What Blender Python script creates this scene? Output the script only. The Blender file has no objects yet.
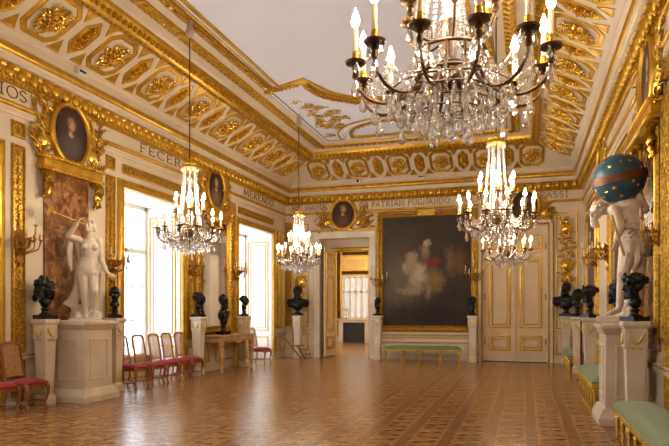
import bpy, math, random
from mathutils import Matrix, Vector, Euler, noise
PI=math.pi; C=bpy.context.scene.collection
XL,XR,D,YF,ZC=-7.70,1.63,18.94,-5.6,6.45
# ---------------------------------------------------------------- materials
def lin(h):
    r=[int(h[i:i+2],16)/255 for i in (0,2,4)]
    return tuple(c/12.92 if c<=.04045 else ((c+.055)/1.055)**2.4 for c in r)+(1,)
def nm(name):
    m=bpy.data.materials.new(name); m.use_nodes=True; nt=m.node_tree
    return m,nt,nt.nodes['Principled BSDF'],nt.nodes,nt.links
def mat(name,c,rough=.5,metal=0,var=None,vs=4,bump=0,bs=30,detail=4,coord='Object',sheen=0,coat=0,spec=.5,dist=0.02,stretch=(1,1,1)):
    m,nt,p,N,L=nm(name)
    p.inputs['Base Color'].default_value=lin(c); p.inputs['Roughness'].default_value=rough; p.inputs['Metallic'].default_value=metal
    p.inputs['Specular IOR Level'].default_value=spec
    if sheen: p.inputs['Sheen Weight'].default_value=sheen
    if coat: p.inputs['Coat Weight'].default_value=coat; p.inputs['Coat Roughness'].default_value=.1
    if var or bump:
        tc=N.new('ShaderNodeTexCoord'); mp=N.new('ShaderNodeMapping'); mp.inputs['Scale'].default_value=stretch
        L.new(tc.outputs[coord],mp.inputs[0])
    if var:
        n=N.new('ShaderNodeTexNoise'); n.inputs['Scale'].default_value=vs; n.inputs['Detail'].default_value=detail
        r=N.new('ShaderNodeValToRGB'); r.color_ramp.elements[0].position=.35; r.color_ramp.elements[1].position=.65
        r.color_ramp.elements[0].color=lin(c); r.color_ramp.elements[1].color=lin(var)
        L.new(mp.outputs[0],n.inputs['Vector']); L.new(n.outputs['Fac'],r.inputs[0]); L.new(r.outputs[0],p.inputs['Base Color'])
    if bump:
        n=N.new('ShaderNodeTexNoise'); n.inputs['Scale'].default_value=bs; n.inputs['Detail'].default_value=2
        b=N.new('ShaderNodeBump'); b.inputs['Strength'].default_value=bump; b.inputs['Distance'].default_value=dist
        L.new(mp.outputs[0],n.inputs['Vector']); L.new(n.outputs['Fac'],b.inputs['Height']); L.new(b.outputs[0],p.inputs['Normal'])
    return m
WALL=mat('stucco_cream','d9c8b0',.42,var='d0bfa7',vs=1.5)
CEIL=mat('ceiling_plaster','dcdff0',.7,var='d8dbec',vs=.8)
WHITE=mat('white_paint','efe7dd',.4)
REVEAL=mat('reveal_white','f2ede6',.45)
GOLD=mat('gilding','d6ab40',.34,.76,var='c1922a',vs=6,bump=.25,bs=60,dist=.01)
GOLDO=mat('gilding_carved','d9ae46',.31,.76,var='9c7220',vs=26,bump=.45,bs=42,dist=.02)
GOLDB=mat('gilding_bright','e2b64a',.26,.82,bump=.15,bs=50,dist=.01)
MARB=mat('white_marble','dccdb8',.38,var='cab8a2',vs=2.2,detail=6)
STAT=mat('statue_marble','dccfc0',.42,var='cdbdac',vs=3,detail=5)
BLACK=mat('black_bronze','17161a',.30,.35,var='0d0c10',vs=8,bump=.2,bs=40,dist=.01)
WOOD=mat('walnut_chair','9c5a2a',.35,var='7c4019',vs=10,stretch=(1,1,.2))
CANE=mat('cane_weave','cfa06a',.55,var='b98650',vs=60,bump=.3,bs=160)
def see_through(m,f):
    nt=m.node_tree; t=nt.nodes.new('ShaderNodeBsdfTransparent'); mx=nt.nodes.new('ShaderNodeMixShader'); mx.inputs[0].default_value=f
    nt.links.new(nt.nodes['Principled BSDF'].outputs[0],mx.inputs[1]); nt.links.new(t.outputs[0],mx.inputs[2]); nt.links.new(mx.outputs[0],nt.nodes['Material Output'].inputs[0])
see_through(CANE,.50)
RED=mat('red_velvet','9c2630',.75,var='861e28',vs=8,sheen=.08,spec=.25)
GREEN=mat('green_damask','6f8250',.62,var='607446',vs=14,sheen=.3)
TAUPE_SHADE=mat('recess_shade_taupe','8d7762',.5,var='826c58',vs=2)  # shade of the right-wall niches put into their colour
DARKM=mat('dark_metal','5e4128',.34,.7)
CAND=mat('candle_wax','f1e3c8',.5)
CONST=mat('console_stone','c9a877',.4,var='b08a58',vs=5)
PAGE=mat('device_white','e4dcd2',.4); DARK=mat('device_dark','151318',.5)
LETTER=mat('letter_gilt','7a5726',.6,spec=.2)
SWAG=mat('swag_gilt','dcc48c',.4,.45,var='c8a85e',vs=20)
POLE=mat('mahogany','5a1a1a',.35)
PLANK=mat('folding_oak','8c5f38',.5,var='74492a',vs=9)
FIREB=mat('hearth_dark','1b1a22',.5)
IRON=mat('grey_grille','8d8378',.5)
def marble_brown():
    m,nt,p,N,L=nm('brown_marble')
    tc=N.new('ShaderNodeTexCoord'); n=N.new('ShaderNodeTexNoise'); n.inputs['Scale'].default_value=5; n.inputs['Detail'].default_value=8; n.inputs['Distortion'].default_value=.8
    v=N.new('ShaderNodeTexVoronoi'); v.inputs['Scale'].default_value=9; v.feature='SMOOTH_F1'
    mx=N.new('ShaderNodeMath'); mx.operation='MULTIPLY'
    r=N.new('ShaderNodeValToRGB'); e=r.color_ramp.elements
    e[0].position=.06; e[0].color=lin('b08050'); e[1].position=.4; e[1].color=lin('573218')
    k=e.new(.2); k.color=lin('7c4e2a'); k=e.new(.3); k.color=lin('6a4022')
    L.new(tc.outputs['Object'],n.inputs['Vector']); L.new(n.outputs['Color'],v.inputs['Vector']); L.new(n.outputs['Fac'],mx.inputs[0]); L.new(v.outputs['Distance'],mx.inputs[1])
    v.inputs['Scale'].default_value=4
    L.new(mx.outputs[0],r.inputs[0]); L.new(r.outputs[0],p.inputs['Base Color']); p.inputs['Roughness'].default_value=.25
    return m
BROWN=marble_brown()
def parquet():
    m,nt,p,N,L=nm('parquet')
    def M(op,a,b=None,c=None):
        k=N.new('ShaderNodeMath'); k.operation=op
        for i,x in enumerate((a,b,c)):
            if x is None: continue
            if isinstance(x,(int,float)): k.inputs[i].default_value=x
            else: L.new(x,k.inputs[i])
        return k.outputs[0]
    tc=N.new('ShaderNodeTexCoord'); sx=N.new('ShaderNodeSeparateXYZ'); L.new(tc.outputs['Object'],sx.inputs[0])
    P=.478; PY=.56
    u=M('DIVIDE',M('ADD',sx.outputs[0],-.075+20*P),P); v=M('DIVIDE',M('ADD',sx.outputs[1],20*PY),PY)
    cu=M('FLOOR',u); cv=M('FLOOR',v)
    fu=M('SUBTRACT',M('FRACT',u),.5); fv=M('SUBTRACT',M('FRACT',v),.5)
    au=M('ABSOLUTE',fu)
    band=M('GREATER_THAN',au,.36)
    un=M('DIVIDE',fu,.36)                     # -1..1 across the figured part
    # two staggered dark lozenges per tile and pale ones between
    w=M('MULTIPLY',fu,.42)
    s=M('SUBTRACT',1.0,M('ABSOLUTE',M('SUBTRACT',M('MULTIPLY',M('ABSOLUTE',un),2.0),1.0)))
    dk=M('LESS_THAN',M('ABSOLUTE',M('SUBTRACT',fv,w)),M('MULTIPLY',s,.12))
    f2=M('SUBTRACT',M('ABSOLUTE',fv),.5)
    lt=M('LESS_THAN',M('ABSOLUTE',M('SUBTRACT',M('SUBTRACT',fv,w),.16)),M('MULTIPLY',s,.10))
    dk2=M('LESS_THAN',M('ABSOLUTE',M('SUBTRACT',M('SUBTRACT',M('ABSOLUTE',M('ADD',fv,M('MULTIPLY',w,.6))),.5),0)),M('MULTIPLY',s,.11))
    tri=M('GREATER_THAN',M('ADD',M('ABSOLUTE',un),M('MULTIPLY',M('ABSOLUTE',M('SUBTRACT',M('ABSOLUTE',fv),.25)),1.3)),1.02)
    cmb=N.new('ShaderNodeCombineXYZ'); L.new(cu,cmb.inputs[0]); L.new(cv,cmb.inputs[1]); L.new(M('SIGN',fu),cmb.inputs[2])
    wn=N.new('ShaderNodeTexWhiteNoise'); wn.noise_dimensions='3D'; L.new(cmb.outputs[0],wn.inputs['Vector'])
    gr=N.new('ShaderNodeTexNoise'); gr.inputs['Scale'].default_value=9; gr.inputs['Detail'].default_value=5
    mp=N.new('ShaderNodeMapping'); mp.inputs['Scale'].default_value=(1,3,1); L.new(tc.outputs['Object'],mp.inputs[0]); L.new(mp.outputs[0],gr.inputs['Vector'])
    big=N.new('ShaderNodeTexNoise'); big.inputs['Scale'].default_value=.6
    L.new(tc.outputs['Object'],big.inputs['Vector'])
    val=M('ADD',.58,M('MULTIPLY',M('SUBTRACT',wn.outputs['Value'],.5),.10))
    val=M('ADD',val,M('MULTIPLY',M('SUBTRACT',gr.outputs['Fac'],.5),.5))
    val=M('ADD',val,M('MULTIPLY',dk,-.46)); val=M('ADD',val,M('MULTIPLY',lt,.20)); val=M('ADD',val,M('MULTIPLY',dk2,-.30)); val=M('ADD',val,M('MULTIPLY',tri,.10))
    bv=M('ADD',.46,M('MULTIPLY',M('SUBTRACT',gr.outputs['Fac'],.5),.5))
    val=M('ADD',M('MULTIPLY',val,M('SUBTRACT',1.0,band)),M('MULTIPLY',bv,band))
    r=N.new('ShaderNodeValToRGB'); e=r.color_ramp.elements
    e[0].position=0; e[0].color=lin('472208'); e[1].position=1; e[1].color=lin('c79a66')
    k=e.new(.35); k.color=lin('7c4e26'); k=e.new(.6); k.color=lin('9c6c3a')
    L.new(val,r.inputs[0]); L.new(r.outputs[0],p.inputs['Base Color'])
    p.inputs['Roughness'].default_value=.24; p.inputs['Specular IOR Level'].default_value=.5
    b=N.new('ShaderNodeBump'); b.inputs['Strength'].default_value=.12; b.inputs['Distance'].default_value=.02
    n2=N.new('ShaderNodeTexNoise'); n2.inputs['Scale'].default_value=5; n2.inputs['Detail'].default_value=3
    mp2=N.new('ShaderNodeMapping'); mp2.inputs['Scale'].default_value=(1,1,1); L.new(tc.outputs['Object'],mp2.inputs[0]); L.new(mp2.outputs[0],n2.inputs['Vector'])
    hh=M('ADD',n2.outputs['Fac'],M('MULTIPLY',dk,.12)); L.new(hh,b.inputs['Height']); L.new(b.outputs[0],p.inputs['Normal'])
    return m
PARQ=parquet()
def emis(name,c,s):
    m,nt,p,N,L=nm(name); p.inputs['Base Color'].default_value=lin(c); p.inputs['Emission Color'].default_value=lin(c); p.inputs['Emission Strength'].default_value=s; return m
FLAME=emis('candle_bulb','ffe2b4',70)
def crystal():
    m,nt,p,N,L=nm('crystal')
    p.inputs['Base Color'].default_value=(1,.985,.96,1); p.inputs['Roughness'].default_value=.03; p.inputs['IOR'].default_value=1.55
    p.inputs['Transmission Weight'].default_value=.85; p.inputs['Specular IOR Level'].default_value=.9
    t=N.new('ShaderNodeBsdfTransparent'); mx=N.new('ShaderNodeMixShader'); mx.inputs[0].default_value=.38
    out=N['Material Output']; L.new(p.outputs[0],mx.inputs[1]); L.new(t.outputs[0],mx.inputs[2]); L.new(mx.outputs[0],out.inputs[0])
    return m
CRYS=crystal()
def pane_glass():
    m,nt,p,N,L=nm('window_glass')
    t=N.new('ShaderNodeBsdfTransparent'); t.inputs[0].default_value=(.93,.95,.96,1); g=N.new('ShaderNodeBsdfGlossy'); g.inputs['Roughness'].default_value=.02
    f=N.new('ShaderNodeMapRange'); lw=N.new('ShaderNodeLayerWeight'); lw.inputs[0].default_value=.25; L.new(lw.outputs['Facing'],f.inputs[0]); f.inputs[3].default_value=.03; f.inputs[4].default_value=.45; mx=N.new('ShaderNodeMixShader'); out=N['Material Output']
    L.new(f.outputs[0],mx.inputs[0]); L.new(t.outputs[0],mx.inputs[1]); L.new(g.outputs[0],mx.inputs[2]); L.new(mx.outputs[0],out.inputs[0])
    return m
GLASS=pane_glass()
DIMPANE=mat('dimming_pane','e8e4de',.8)  # nearly opaque pane, made up to dim the sky in the far opening
nt_=DIMPANE.node_tree; t_=nt_.nodes.new('ShaderNodeBsdfTransparent'); t_.inputs[0].default_value=(.9,.92,.95,1); m_=nt_.nodes.new('ShaderNodeMixShader'); m_.inputs[0].default_value=.20
nt_.links.new(nt_.nodes['Principled BSDF'].outputs[0],m_.inputs[1]); nt_.links.new(t_.outputs[0],m_.inputs[2]); nt_.links.new(m_.outputs[0],nt_.nodes['Material Output'].inputs[0])
MIRR=mat('mirror_glass','e8e4de',.03,1)
def canvas_dark(name,blobs,base='2e2320',base2='453830',vs=2.0,dk=1.0):
    """old oil canvas: brown mottled ground with soft-edged patches of paint (x, z, rx, rz, colour, amount)"""
    m,nt,p,N,L=nm(name)
    tc=N.new('ShaderNodeTexCoord'); n=N.new('ShaderNodeTexNoise'); n.inputs['Scale'].default_value=vs; n.inputs['Detail'].default_value=6
    L.new(tc.outputs['Object'],n.inputs['Vector'])
    r=N.new('ShaderNodeValToRGB'); r.color_ramp.elements[0].position=.3; r.color_ramp.elements[1].position=.75
    r.color_ramp.elements[0].color=lin(base); r.color_ramp.elements[1].color=lin(base2); L.new(n.outputs['Fac'],r.inputs[0])
    col=r.outputs[0]
    n2=N.new('ShaderNodeTexNoise'); n2.inputs['Scale'].default_value=vs*2.6; n2.inputs['Detail'].default_value=7; n2.inputs['Roughness'].default_value=.65; L.new(tc.outputs['Object'],n2.inputs['Vector'])
    sc=N.new('ShaderNodeVectorMath'); sc.operation='SCALE'; sc.inputs['Scale'].default_value=.22*dk; L.new(n2.outputs['Color'],sc.inputs[0])
    ad=N.new('ShaderNodeVectorMath'); ad.operation='ADD'; L.new(tc.outputs['Object'],ad.inputs[0]); L.new(sc.outputs[0],ad.inputs[1])
    for (x,z,rx,rz,c,a) in blobs:
        mp=N.new('ShaderNodeMapping'); mp.vector_type='POINT'
        mp.inputs['Scale'].default_value=(1/rx,0,1/rz); mp.inputs['Location'].default_value=(-(x+.11*dk)/rx,0,-(z+.11*dk)/rz)
        L.new(ad.outputs[0],mp.inputs[0]); ln=N.new('ShaderNodeVectorMath'); ln.operation='LENGTH'; L.new(mp.outputs[0],ln.inputs[0])
        mr=N.new('ShaderNodeMapRange'); mr.inputs[1].default_value=1.15; mr.inputs[2].default_value=.35; mr.inputs[3].default_value=0; mr.inputs[4].default_value=a; L.new(ln.outputs['Value'],mr.inputs[0])
        mx=N.new('ShaderNodeMix'); mx.data_type='RGBA'; L.new(mr.outputs[0],mx.inputs['Factor']); L.new(col,mx.inputs[6]); mx.inputs[7].default_value=lin(c); col=mx.outputs[2]
    L.new(col,p.inputs['Base Color']); p.inputs['Roughness'].default_value=.6; p.inputs['Specular IOR Level'].default_value=.3
    return m
def globe_mat():
    return mat('globe_blue','2e5a70',.4,var='24495e',vs=5)
GLOBE=globe_mat(); COPPER=mat('copper_band','70442c',.5,.2,var='543020',vs=8)
# ---------------------------------------------------------------- mesh builder
class B:
    def __init__(s): s.v=[]; s.f=[]; s.M=Matrix.Identity(4)
    def add(s,vs,fs):
        o=len(s.v); M=s.M; s.v.extend([tuple(M@Vector(p)) for p in vs]); s.f.extend([tuple(i+o for i in f) for f in fs]); return s
    def box(s,x0,x1,y0,y1,z0,z1):
        return s.add([(x0,y0,z0),(x1,y0,z0),(x1,y1,z0),(x0,y1,z0),(x0,y0,z1),(x1,y0,z1),(x1,y1,z1),(x0,y1,z1)],
            [(0,3,2,1),(4,5,6,7),(0,1,5,4),(1,2,6,5),(2,3,7,6),(3,0,4,7)])
    def frus(s,z0,z1,a0,b0,a1,b1,cx=0,cy=0):   # tapered block, half sizes a,b
        return s.add([(cx-a0,cy-b0,z0),(cx+a0,cy-b0,z0),(cx+a0,cy+b0,z0),(cx-a0,cy+b0,z0),(cx-a1,cy-b1,z1),(cx+a1,cy-b1,z1),(cx+a1,cy+b1,z1),(cx-a1,cy+b1,z1)],
            [(0,3,2,1),(4,5,6,7),(0,1,5,4),(1,2,6,5),(2,3,7,6),(3,0,4,7)])
    def lathe(s,prof,n=16,c=(0,0,0),axis='z',cap=True):
        vs=[];fs=[]
        for r,z in prof:
            for i in range(n):
                a=2*PI*i/n; x,y=r*math.cos(a),r*math.sin(a)
                q=(x,y,z) if axis=='z' else ((x,z,y) if axis=='y' else (z,x,y))
                vs.append((q[0]+c[0],q[1]+c[1],q[2]+c[2]))
        k=len(prof)
        for j in range(k-1):
            for i in range(n): fs.append((j*n+i,j*n+(i+1)%n,(j+1)*n+(i+1)%n,(j+1)*n+i))
        if cap: fs.append(tuple(range(n))[::-1]); fs.append(tuple((k-1)*n+i for i in range(n)))
        return s.add(vs,fs)
    def tube(s,pts,rad,n=7,flat=1.0):
        pts=[Vector(p) for p in pts]; k=len(pts)
        if not hasattr(rad,'__len__'): rad=[rad]*k
        vs=[];fs=[]; up=Vector((0,0,1)); prev=None
        for j in range(k):
            t=(pts[min(j+1,k-1)]-pts[max(j-1,0)]); t=t.normalized() if t.length>1e-9 else Vector((0,0,1))
            if prev is None: a=t.cross(up if abs(t.z)<.9 else Vector((1,0,0)))
            else: a=prev-t*prev.dot(t)
            if a.length<1e-6: a=t.cross(Vector((0,1,0)))
            a.normalize(); prev=a; b=t.cross(a)
            for i in range(n):
                an=2*PI*i/n; vs.append(tuple(pts[j]+a*math.cos(an)*rad[j]+b*math.sin(an)*rad[j]*flat))
        for j in range(k-1):
            for i in range(n): fs.append((j*n+i,j*n+(i+1)%n,(j+1)*n+(i+1)%n,(j+1)*n+i))
        fs.append(tuple(range(n))[::-1]); fs.append(tuple((k-1)*n+i for i in range(n)))
        return s.add(vs,fs)
    def blob(s,c,r,rot=(0,0,0),la=4,lo=6):
        R=Euler(rot).to_matrix(); c=Vector(c); vs=[tuple(c+R@Vector((0,0,r[2])))]; fs=[]
        for j in range(1,la):
            p=PI*j/la
            for i in range(lo):
                a=2*PI*i/lo; vs.append(tuple(c+R@Vector((r[0]*math.sin(p)*math.cos(a),r[1]*math.sin(p)*math.sin(a),r[2]*math.cos(p)))))
        vs.append(tuple(c+R@Vector((0,0,-r[2])))); e=len(vs)-1
        for i in range(lo): fs.append((0,1+i,1+(i+1)%lo)); fs.append((e,e-lo+(i+1)%lo,e-lo+i))
        for j in range(la-2):
            for i in range(lo):
                a=1+j*lo+i; b=1+j*lo+(i+1)%lo; fs.append((a,a+lo,b+lo,b))
        return s.add(vs,fs)
    def prism(s,poly,y0,y1):                      # polygon in x,z extruded along y
        n=len(poly); vs=[(x,y0,z) for x,z in poly]+[(x,y1,z) for x,z in poly]
        fs=[tuple(range(n)),tuple(range(2*n-1,n-1,-1))]+[(i,i+n,(i+1)%n+n,(i+1)%n) for i in range(n)]
        return s.add(vs,fs)
    def ring(s,poly,prof,closed=True,cx=None,cz=None):
        """moulded frame: polygon in x,z; prof = list of (inset, y); inset measured towards the inside (poly counter-clockwise)"""
        n=len(poly); offs=[]
        for i in range(n):
            p=Vector(poly[i]); a=Vector(poly[i-1]) if (closed or i>0) else None; c=Vector(poly[(i+1)%n]) if (closed or i<n-1) else None
            d1=(p-a).normalized() if a is not None else None; d2=(c-p).normalized() if c is not None else None
            if d1 is None: d1=d2
            if d2 is None: d2=d1
            n1=Vector((-d1.y,d1.x)); n2=Vector((-d2.y,d2.x)); m=n1+n2; m.normalize(); offs.append(m/max(.35,m.dot(n1)))
        vs=[];fs=[]
        for ins,y in prof:
            for i in range(n):
                q=Vector(poly[i])+offs[i]*ins; vs.append((q.x,y,q.y))
        k=len(prof); e=n if closed else n-1
        for j in range(k-1):
            for i in range(e): fs.append((j*n+i,j*n+(i+1)%n,(j+1)*n+(i+1)%n,(j+1)*n+i))
        return s.add(vs,fs)
    def grid(s,fn,nu,nv,closed=False):
        vs=[fn(i/(nu-(0 if closed else 1)),j/(nv-1)) for j in range(nv) for i in range(nu)]; fs=[]
        for j in range(nv-1):
            for i in range(nu if closed else nu-1):
                fs.append((j*nu+i,j*nu+(i+1)%nu,(j+1)*nu+(i+1)%nu,(j+1)*nu+i))
        return s.add(vs,fs)
    def mesh(s,name,m,smooth=True,ang=.7):
        me=bpy.data.meshes.new(name); me.from_pydata(s.v,[],s.f); me.materials.append(m)
        if smooth:
            me.polygons.foreach_set('use_smooth',[True]*len(me.polygons)); me.set_sharp_from_angle(angle=ang)
        me.update(); return me
    def build(s,name,m,parent=None,loc=None,bev=0,smooth=True,kind=None,ang=.7):
        return put(name,s.mesh(name,m,smooth,ang),parent,loc,bev,kind)
def put(name,me,parent=None,loc=None,bev=0,kind=None):
    o=bpy.data.objects.new(name,me); C.objects.link(o)
    if parent: o.parent=parent
    if loc: o.location=loc
    if bev:
        md=o.modifiers.new('Bevel','BEVEL'); md.width=bev; md.segments=2; md.limit_method='ANGLE'
    if kind: o['kind']=kind
    return o
def tag(o,label,cat,group=None):
    o['label']=label; o['category']=cat
    if group: o['group']=group
    return o
def thing(name,label,cat,loc=(0,0,0),rz=0,group=None):
    o=bpy.data.objects.new(name,None); C.objects.link(o); o.location=loc; o.rotation_euler=(0,0,rz); o.empty_display_size=.1
    return tag(o,label,cat,group)
def dup(o,loc=None,rz=None,label=None,parent=None):
    c=o.copy(); C.objects.link(c)
    if parent: c.parent=parent
    for ch in list(o.children): dup(ch,parent=c)
    if loc is not None: c.location=loc
    if rz is not None: c.rotation_euler=(0,0,rz)
    if label: c['label']=label
    return c
def struct(name,b,m,parent=None,**k):
    o=b.build(name,m,parent,**k)
    if not parent: o['kind']='structure'
    return o
RZ={'left':PI/2,'right':-PI/2,'back':0.0,'front':PI}
def onwall(side,s,z=0):
    """point on the wall face; local x runs along the wall (viewer's right), local -y points into the room"""
    return {'left':(XL,s,z),'right':(XR,s,z),'back':(s,D,z),'front':(s,YF,z)}[side]
def wallM(side,s,z=0): return Matrix.Translation(onwall(side,s,z))@Matrix.Rotation(RZ[side],4,'Z')
def rect(x0,x1,z0,z1): return [(x0,z0),(x1,z0),(x1,z1),(x0,z1)]
def oval(rx,rz,n=40,cx=0,cz=0): return [(cx+rx*math.cos(2*PI*i/n),cz+rz*math.sin(2*PI*i/n)) for i in range(n)]
# ---------------------------------------------------------------- ornament vocabulary (local x,z; relief towards -y)
def scroll(b,cx,cz,r,sgn=1,a0=0,turns=1.6,th=.02,y=-.03,n=16):
    pts=[];rad=[]
    for i in range(n):
        t=i/(n-1); a=a0+sgn*turns*2*PI*t; q=r*(1-.85*t)
        pts.append((cx+q*math.cos(a),y-.02*t,cz+q*math.sin(a))); rad.append(th*(1-.5*t))
    b.tube(pts,rad,5); b.blob(pts[-1],(th*1.1,)*3)
def leaf(b,x,z,l,w,ang,y=-.025,t=None):
    b.blob((x+math.cos(ang)*l*.5,y,z+math.sin(ang)*l*.5),(l*.5,t or w*.6,w*.5),(0,-ang,0))
def acanthus(b,x,z,s,ang,y=-.03):
    for k in (-1,-.5,0,.5,1): leaf(b,x,z,s*(1-.25*abs(k)),s*.3,ang+k*.75,y-.01*(1-abs(k)))
def rosette(b,r,n=8,seed=1,rz=None):
    rz=rz or r; R=random.Random(seed)
    b.blob((0,-.07,0),(r*.16,.06,rz*.16))
    for ring,(q,l,w,k) in enumerate(((.12,.42,.26,n),(.42,.42,.3,n+2),(.68,.34,.22,n+6))):
        for i in range(k):
            a=2*PI*(i+.5*ring)/k; ll=l*R.uniform(.8,1.1)
            x0,z0=r*q*math.cos(a),rz*q*math.sin(a)
            b.blob((x0+r*ll*.5*math.cos(a),-.045+.012*ring-R.uniform(0,.02),z0+rz*ll*.5*math.sin(a)),(r*ll*.5,.035,r*w*.5),(R.uniform(-.3,.3),-a+R.uniform(-.25,.25),R.uniform(-.3,.3)))
def relief(b,x0,x1,z0,z1,pitch=None,y=-.02,seed=3):
    """running scroll relief filling a strip"""
    w,h=x1-x0,z1-z0; R=random.Random(seed); vert=h>w; L,W=(h,w) if vert else (w,h); p=pitch or W*.85; n=max(1,int(L/p))
    for i in range(n):
        t=(i+.5)/n*L; s=1 if i%2 else -1
        def P(a,c): return (x0+W/2+c,z0+a) if vert else (x0+a,z0+W/2+c)
        x,z=P(t,0); b.blob((x,y-.008,z),(W*.13,.02,W*.13))
        for k in range(5):
            an=2*PI*k/5+R.random()*.6; leaf(b,x+W*.14*math.cos(an),z+W*.14*math.sin(an),W*.26,W*.15,an,y,t=.016)
        x,z=P(t+L/n*.5,0)
        if i<n-1: leaf(b,x-W*.17*(0 if vert else 1),z-W*.17*(1 if vert else 0),W*.36,W*.2,PI/2 if vert else 0,y,t=.016)
def foliage(b,r,rz,n,seed,l=.3,y=-.04):
    R=random.Random(seed)
    for i in range(n):
        a=R.uniform(0,2*PI); q=math.sqrt(R.random()); b.blob((r*q*math.cos(a),y-R.random()*.025,rz*q*math.sin(a)),(r*l*R.uniform(.6,1)*.5,.022,r*l*.22),(R.uniform(-.5,.5),R.uniform(0,PI),R.uniform(-.4,.4)))
def gold_strip(name,parent,M,x0,x1,z0,z1,seed=1,fr=None):
    b=B(); b.M=M; fr=fr or min(x1-x0,z1-z0)*.16
    b.box(x0,x1,-.012,.004,z0,z1)
    b.ring(rect(x0,x1,z0,z1),[(0,-.012),(fr*.2,-.04),(fr*.7,-.045),(fr,-.012)])
    relief(b,x0+fr,x1-fr,z0+fr,z1-fr,seed=seed)
    return b.build(name,GOLDO,parent)
def line_frame(b,x0,x1,z0,z1,w=.035,y=-.03):
    b.ring(rect(x0,x1,z0,z1),[(0,.002),(w*.15,y*.8),(w*.5,y),(w*.85,y*.8),(w,.002)])
# ---------------------------------------------------------------- room shell
b=B(); b.box(XL-1.15,XR+.8,YF-.3,D+.02,-.2,0); b.box(-9.4,-1.0,D+.02,29.6,-.2,0)
struct('floor',b,PARQ,smooth=False)
b=B(); b.box(XL-1.15,XR+.8,YF-.3,D+1.0,ZC,ZC+.25); ceiling=struct('ceiling',b,CEIL,smooth=False)
WINS=[(-5.44,-3.26),(-.19,1.99),(5.06,7.24),(10.31,12.49),(15.43,17.87)]; WTOP=3.99; RD=1.0
b=B(); y=YF-.3
for a,c in WINS+[(D+.3,None)]:
    b.box(XL-RD-.1,XL,y,a,0,ZC)
    if c: b.box(XL-RD-.1,XL,a,c,WTOP,ZC); y=c
wl=struct('wall_left',b,WALL,smooth=False)
RS=.35
BAYS=[(5.06+RS,7.24+RS),(10.31+RS,12.49+RS),(15.43+RS,17.75+RS)]
b=B(); y=YF-.3
for a,c in BAYS+[(D+.3,None)]:
    b.box(XR,XR+.6,y,a,0,ZC)
    if c: b.box(XR,XR+.6,a,c,WTOP,ZC); y=c
wr=struct('wall_right',b,WALL,smooth=False)
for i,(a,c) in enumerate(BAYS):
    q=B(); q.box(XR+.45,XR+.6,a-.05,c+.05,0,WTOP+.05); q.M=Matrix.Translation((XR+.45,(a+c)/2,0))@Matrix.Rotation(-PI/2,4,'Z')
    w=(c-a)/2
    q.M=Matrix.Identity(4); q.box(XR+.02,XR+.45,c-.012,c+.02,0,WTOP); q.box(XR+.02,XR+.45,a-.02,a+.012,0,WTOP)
    q.build('recess_panel',TAUPE_SHADE,wr,smooth=False)
    g=B(); g.M=Matrix.Translation((XR+.45,(a+c)/2,0))@Matrix.Rotation(-PI/2,4,'Z'); line_frame(g,-w+.18,w-.18,1.1,3.75,.09); line_frame(g,-w+.18,w-.18,.22,.9,.07)
    g.build('recess_moulding',GOLD,wr)
DL=(-6.48,-4.78,3.99)      # open doorway in the back wall
DR=(-1.20,.60,4.06)        # double door
b=B(); b.box(XL-1.0,DL[0],D,D+.9,0,ZC); b.box(DL[0],DL[1],D,D+.9,DL[2],ZC); b.box(DL[1],DR[0],D,D+.9,0,ZC); b.box(DR[0],DR[1],D+.18,D+.9,0,ZC); b.box(DR[0],DR[1],D,D+.2,DR[2],ZC); b.box(DR[1],XR+.6,D,D+.9,0,ZC)
wb=struct('wall_back',b,WALL,smooth=False)
b=B(); b.box(XL-1.0,XR+.6,YF-.3,YF,0,ZC); struct('wall_front',b,WALL,smooth=False)
# cornice: mouldings swept round the room with mitred corners
def ends(side,d): return (YF+d,D-d) if side in('left','right') else (XL+d,XR-d)
def cpt(side,s,d,z): return {'left':(XL+d,s,z),'right':(XR-d,s,z),'back':(s,D-d,z),'front':(s,YF+d,z)}[side]
def mold(b,side,prof):
    vs=[];fs=[]
    for d,z in prof:
        a,c=ends(side,d); vs+= [cpt(side,a,d,z),cpt(side,c,d,z)]
    for j in range(len(prof)-1): fs.append((2*j,2*j+1,2*j+3,2*j+2))
    b.add(vs,fs)
def dense(prof,k=3): return prof
PW=[[(.0,4.60),(.03,4.60),(.035,4.66),(.02,4.68),(.02,4.72)],[(.02,4.80),(.02,5.06)],[(.17,5.305),(.24,5.315),(.24,5.37),(.26,5.38),(.28,5.42)],[(.28,5.565),(.36,5.60),(.36,5.66),(.40,5.69),(.40,5.70),(1.30,6.22)],[(1.49,6.37),(1.55,6.41),(1.77,6.42)],[(1.99,6.42),(2.16,6.425),(2.16,6.46)]]
PG=[[(.02,4.72),(.055,4.735),(.065,4.76),(.055,4.79),(.02,4.80)],[(.02,5.06),(.06,5.07),(.075,5.10),(.06,5.13),(.05,5.14),(.07,5.16),(.11,5.21),(.15,5.27),(.17,5.305)],[(.28,5.42),(.31,5.44),(.325,5.49),(.31,5.54),(.28,5.565)],[(1.28,6.21),(1.27,6.17),(1.31,6.155),(1.38,6.19),(1.45,6.26),(1.49,6.33),(1.50,6.38)],[(1.77,6.42),(1.78,6.385),(1.88,6.375),(1.98,6.385),(1.99,6.42)]]
tn=0
COVE={}
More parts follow.
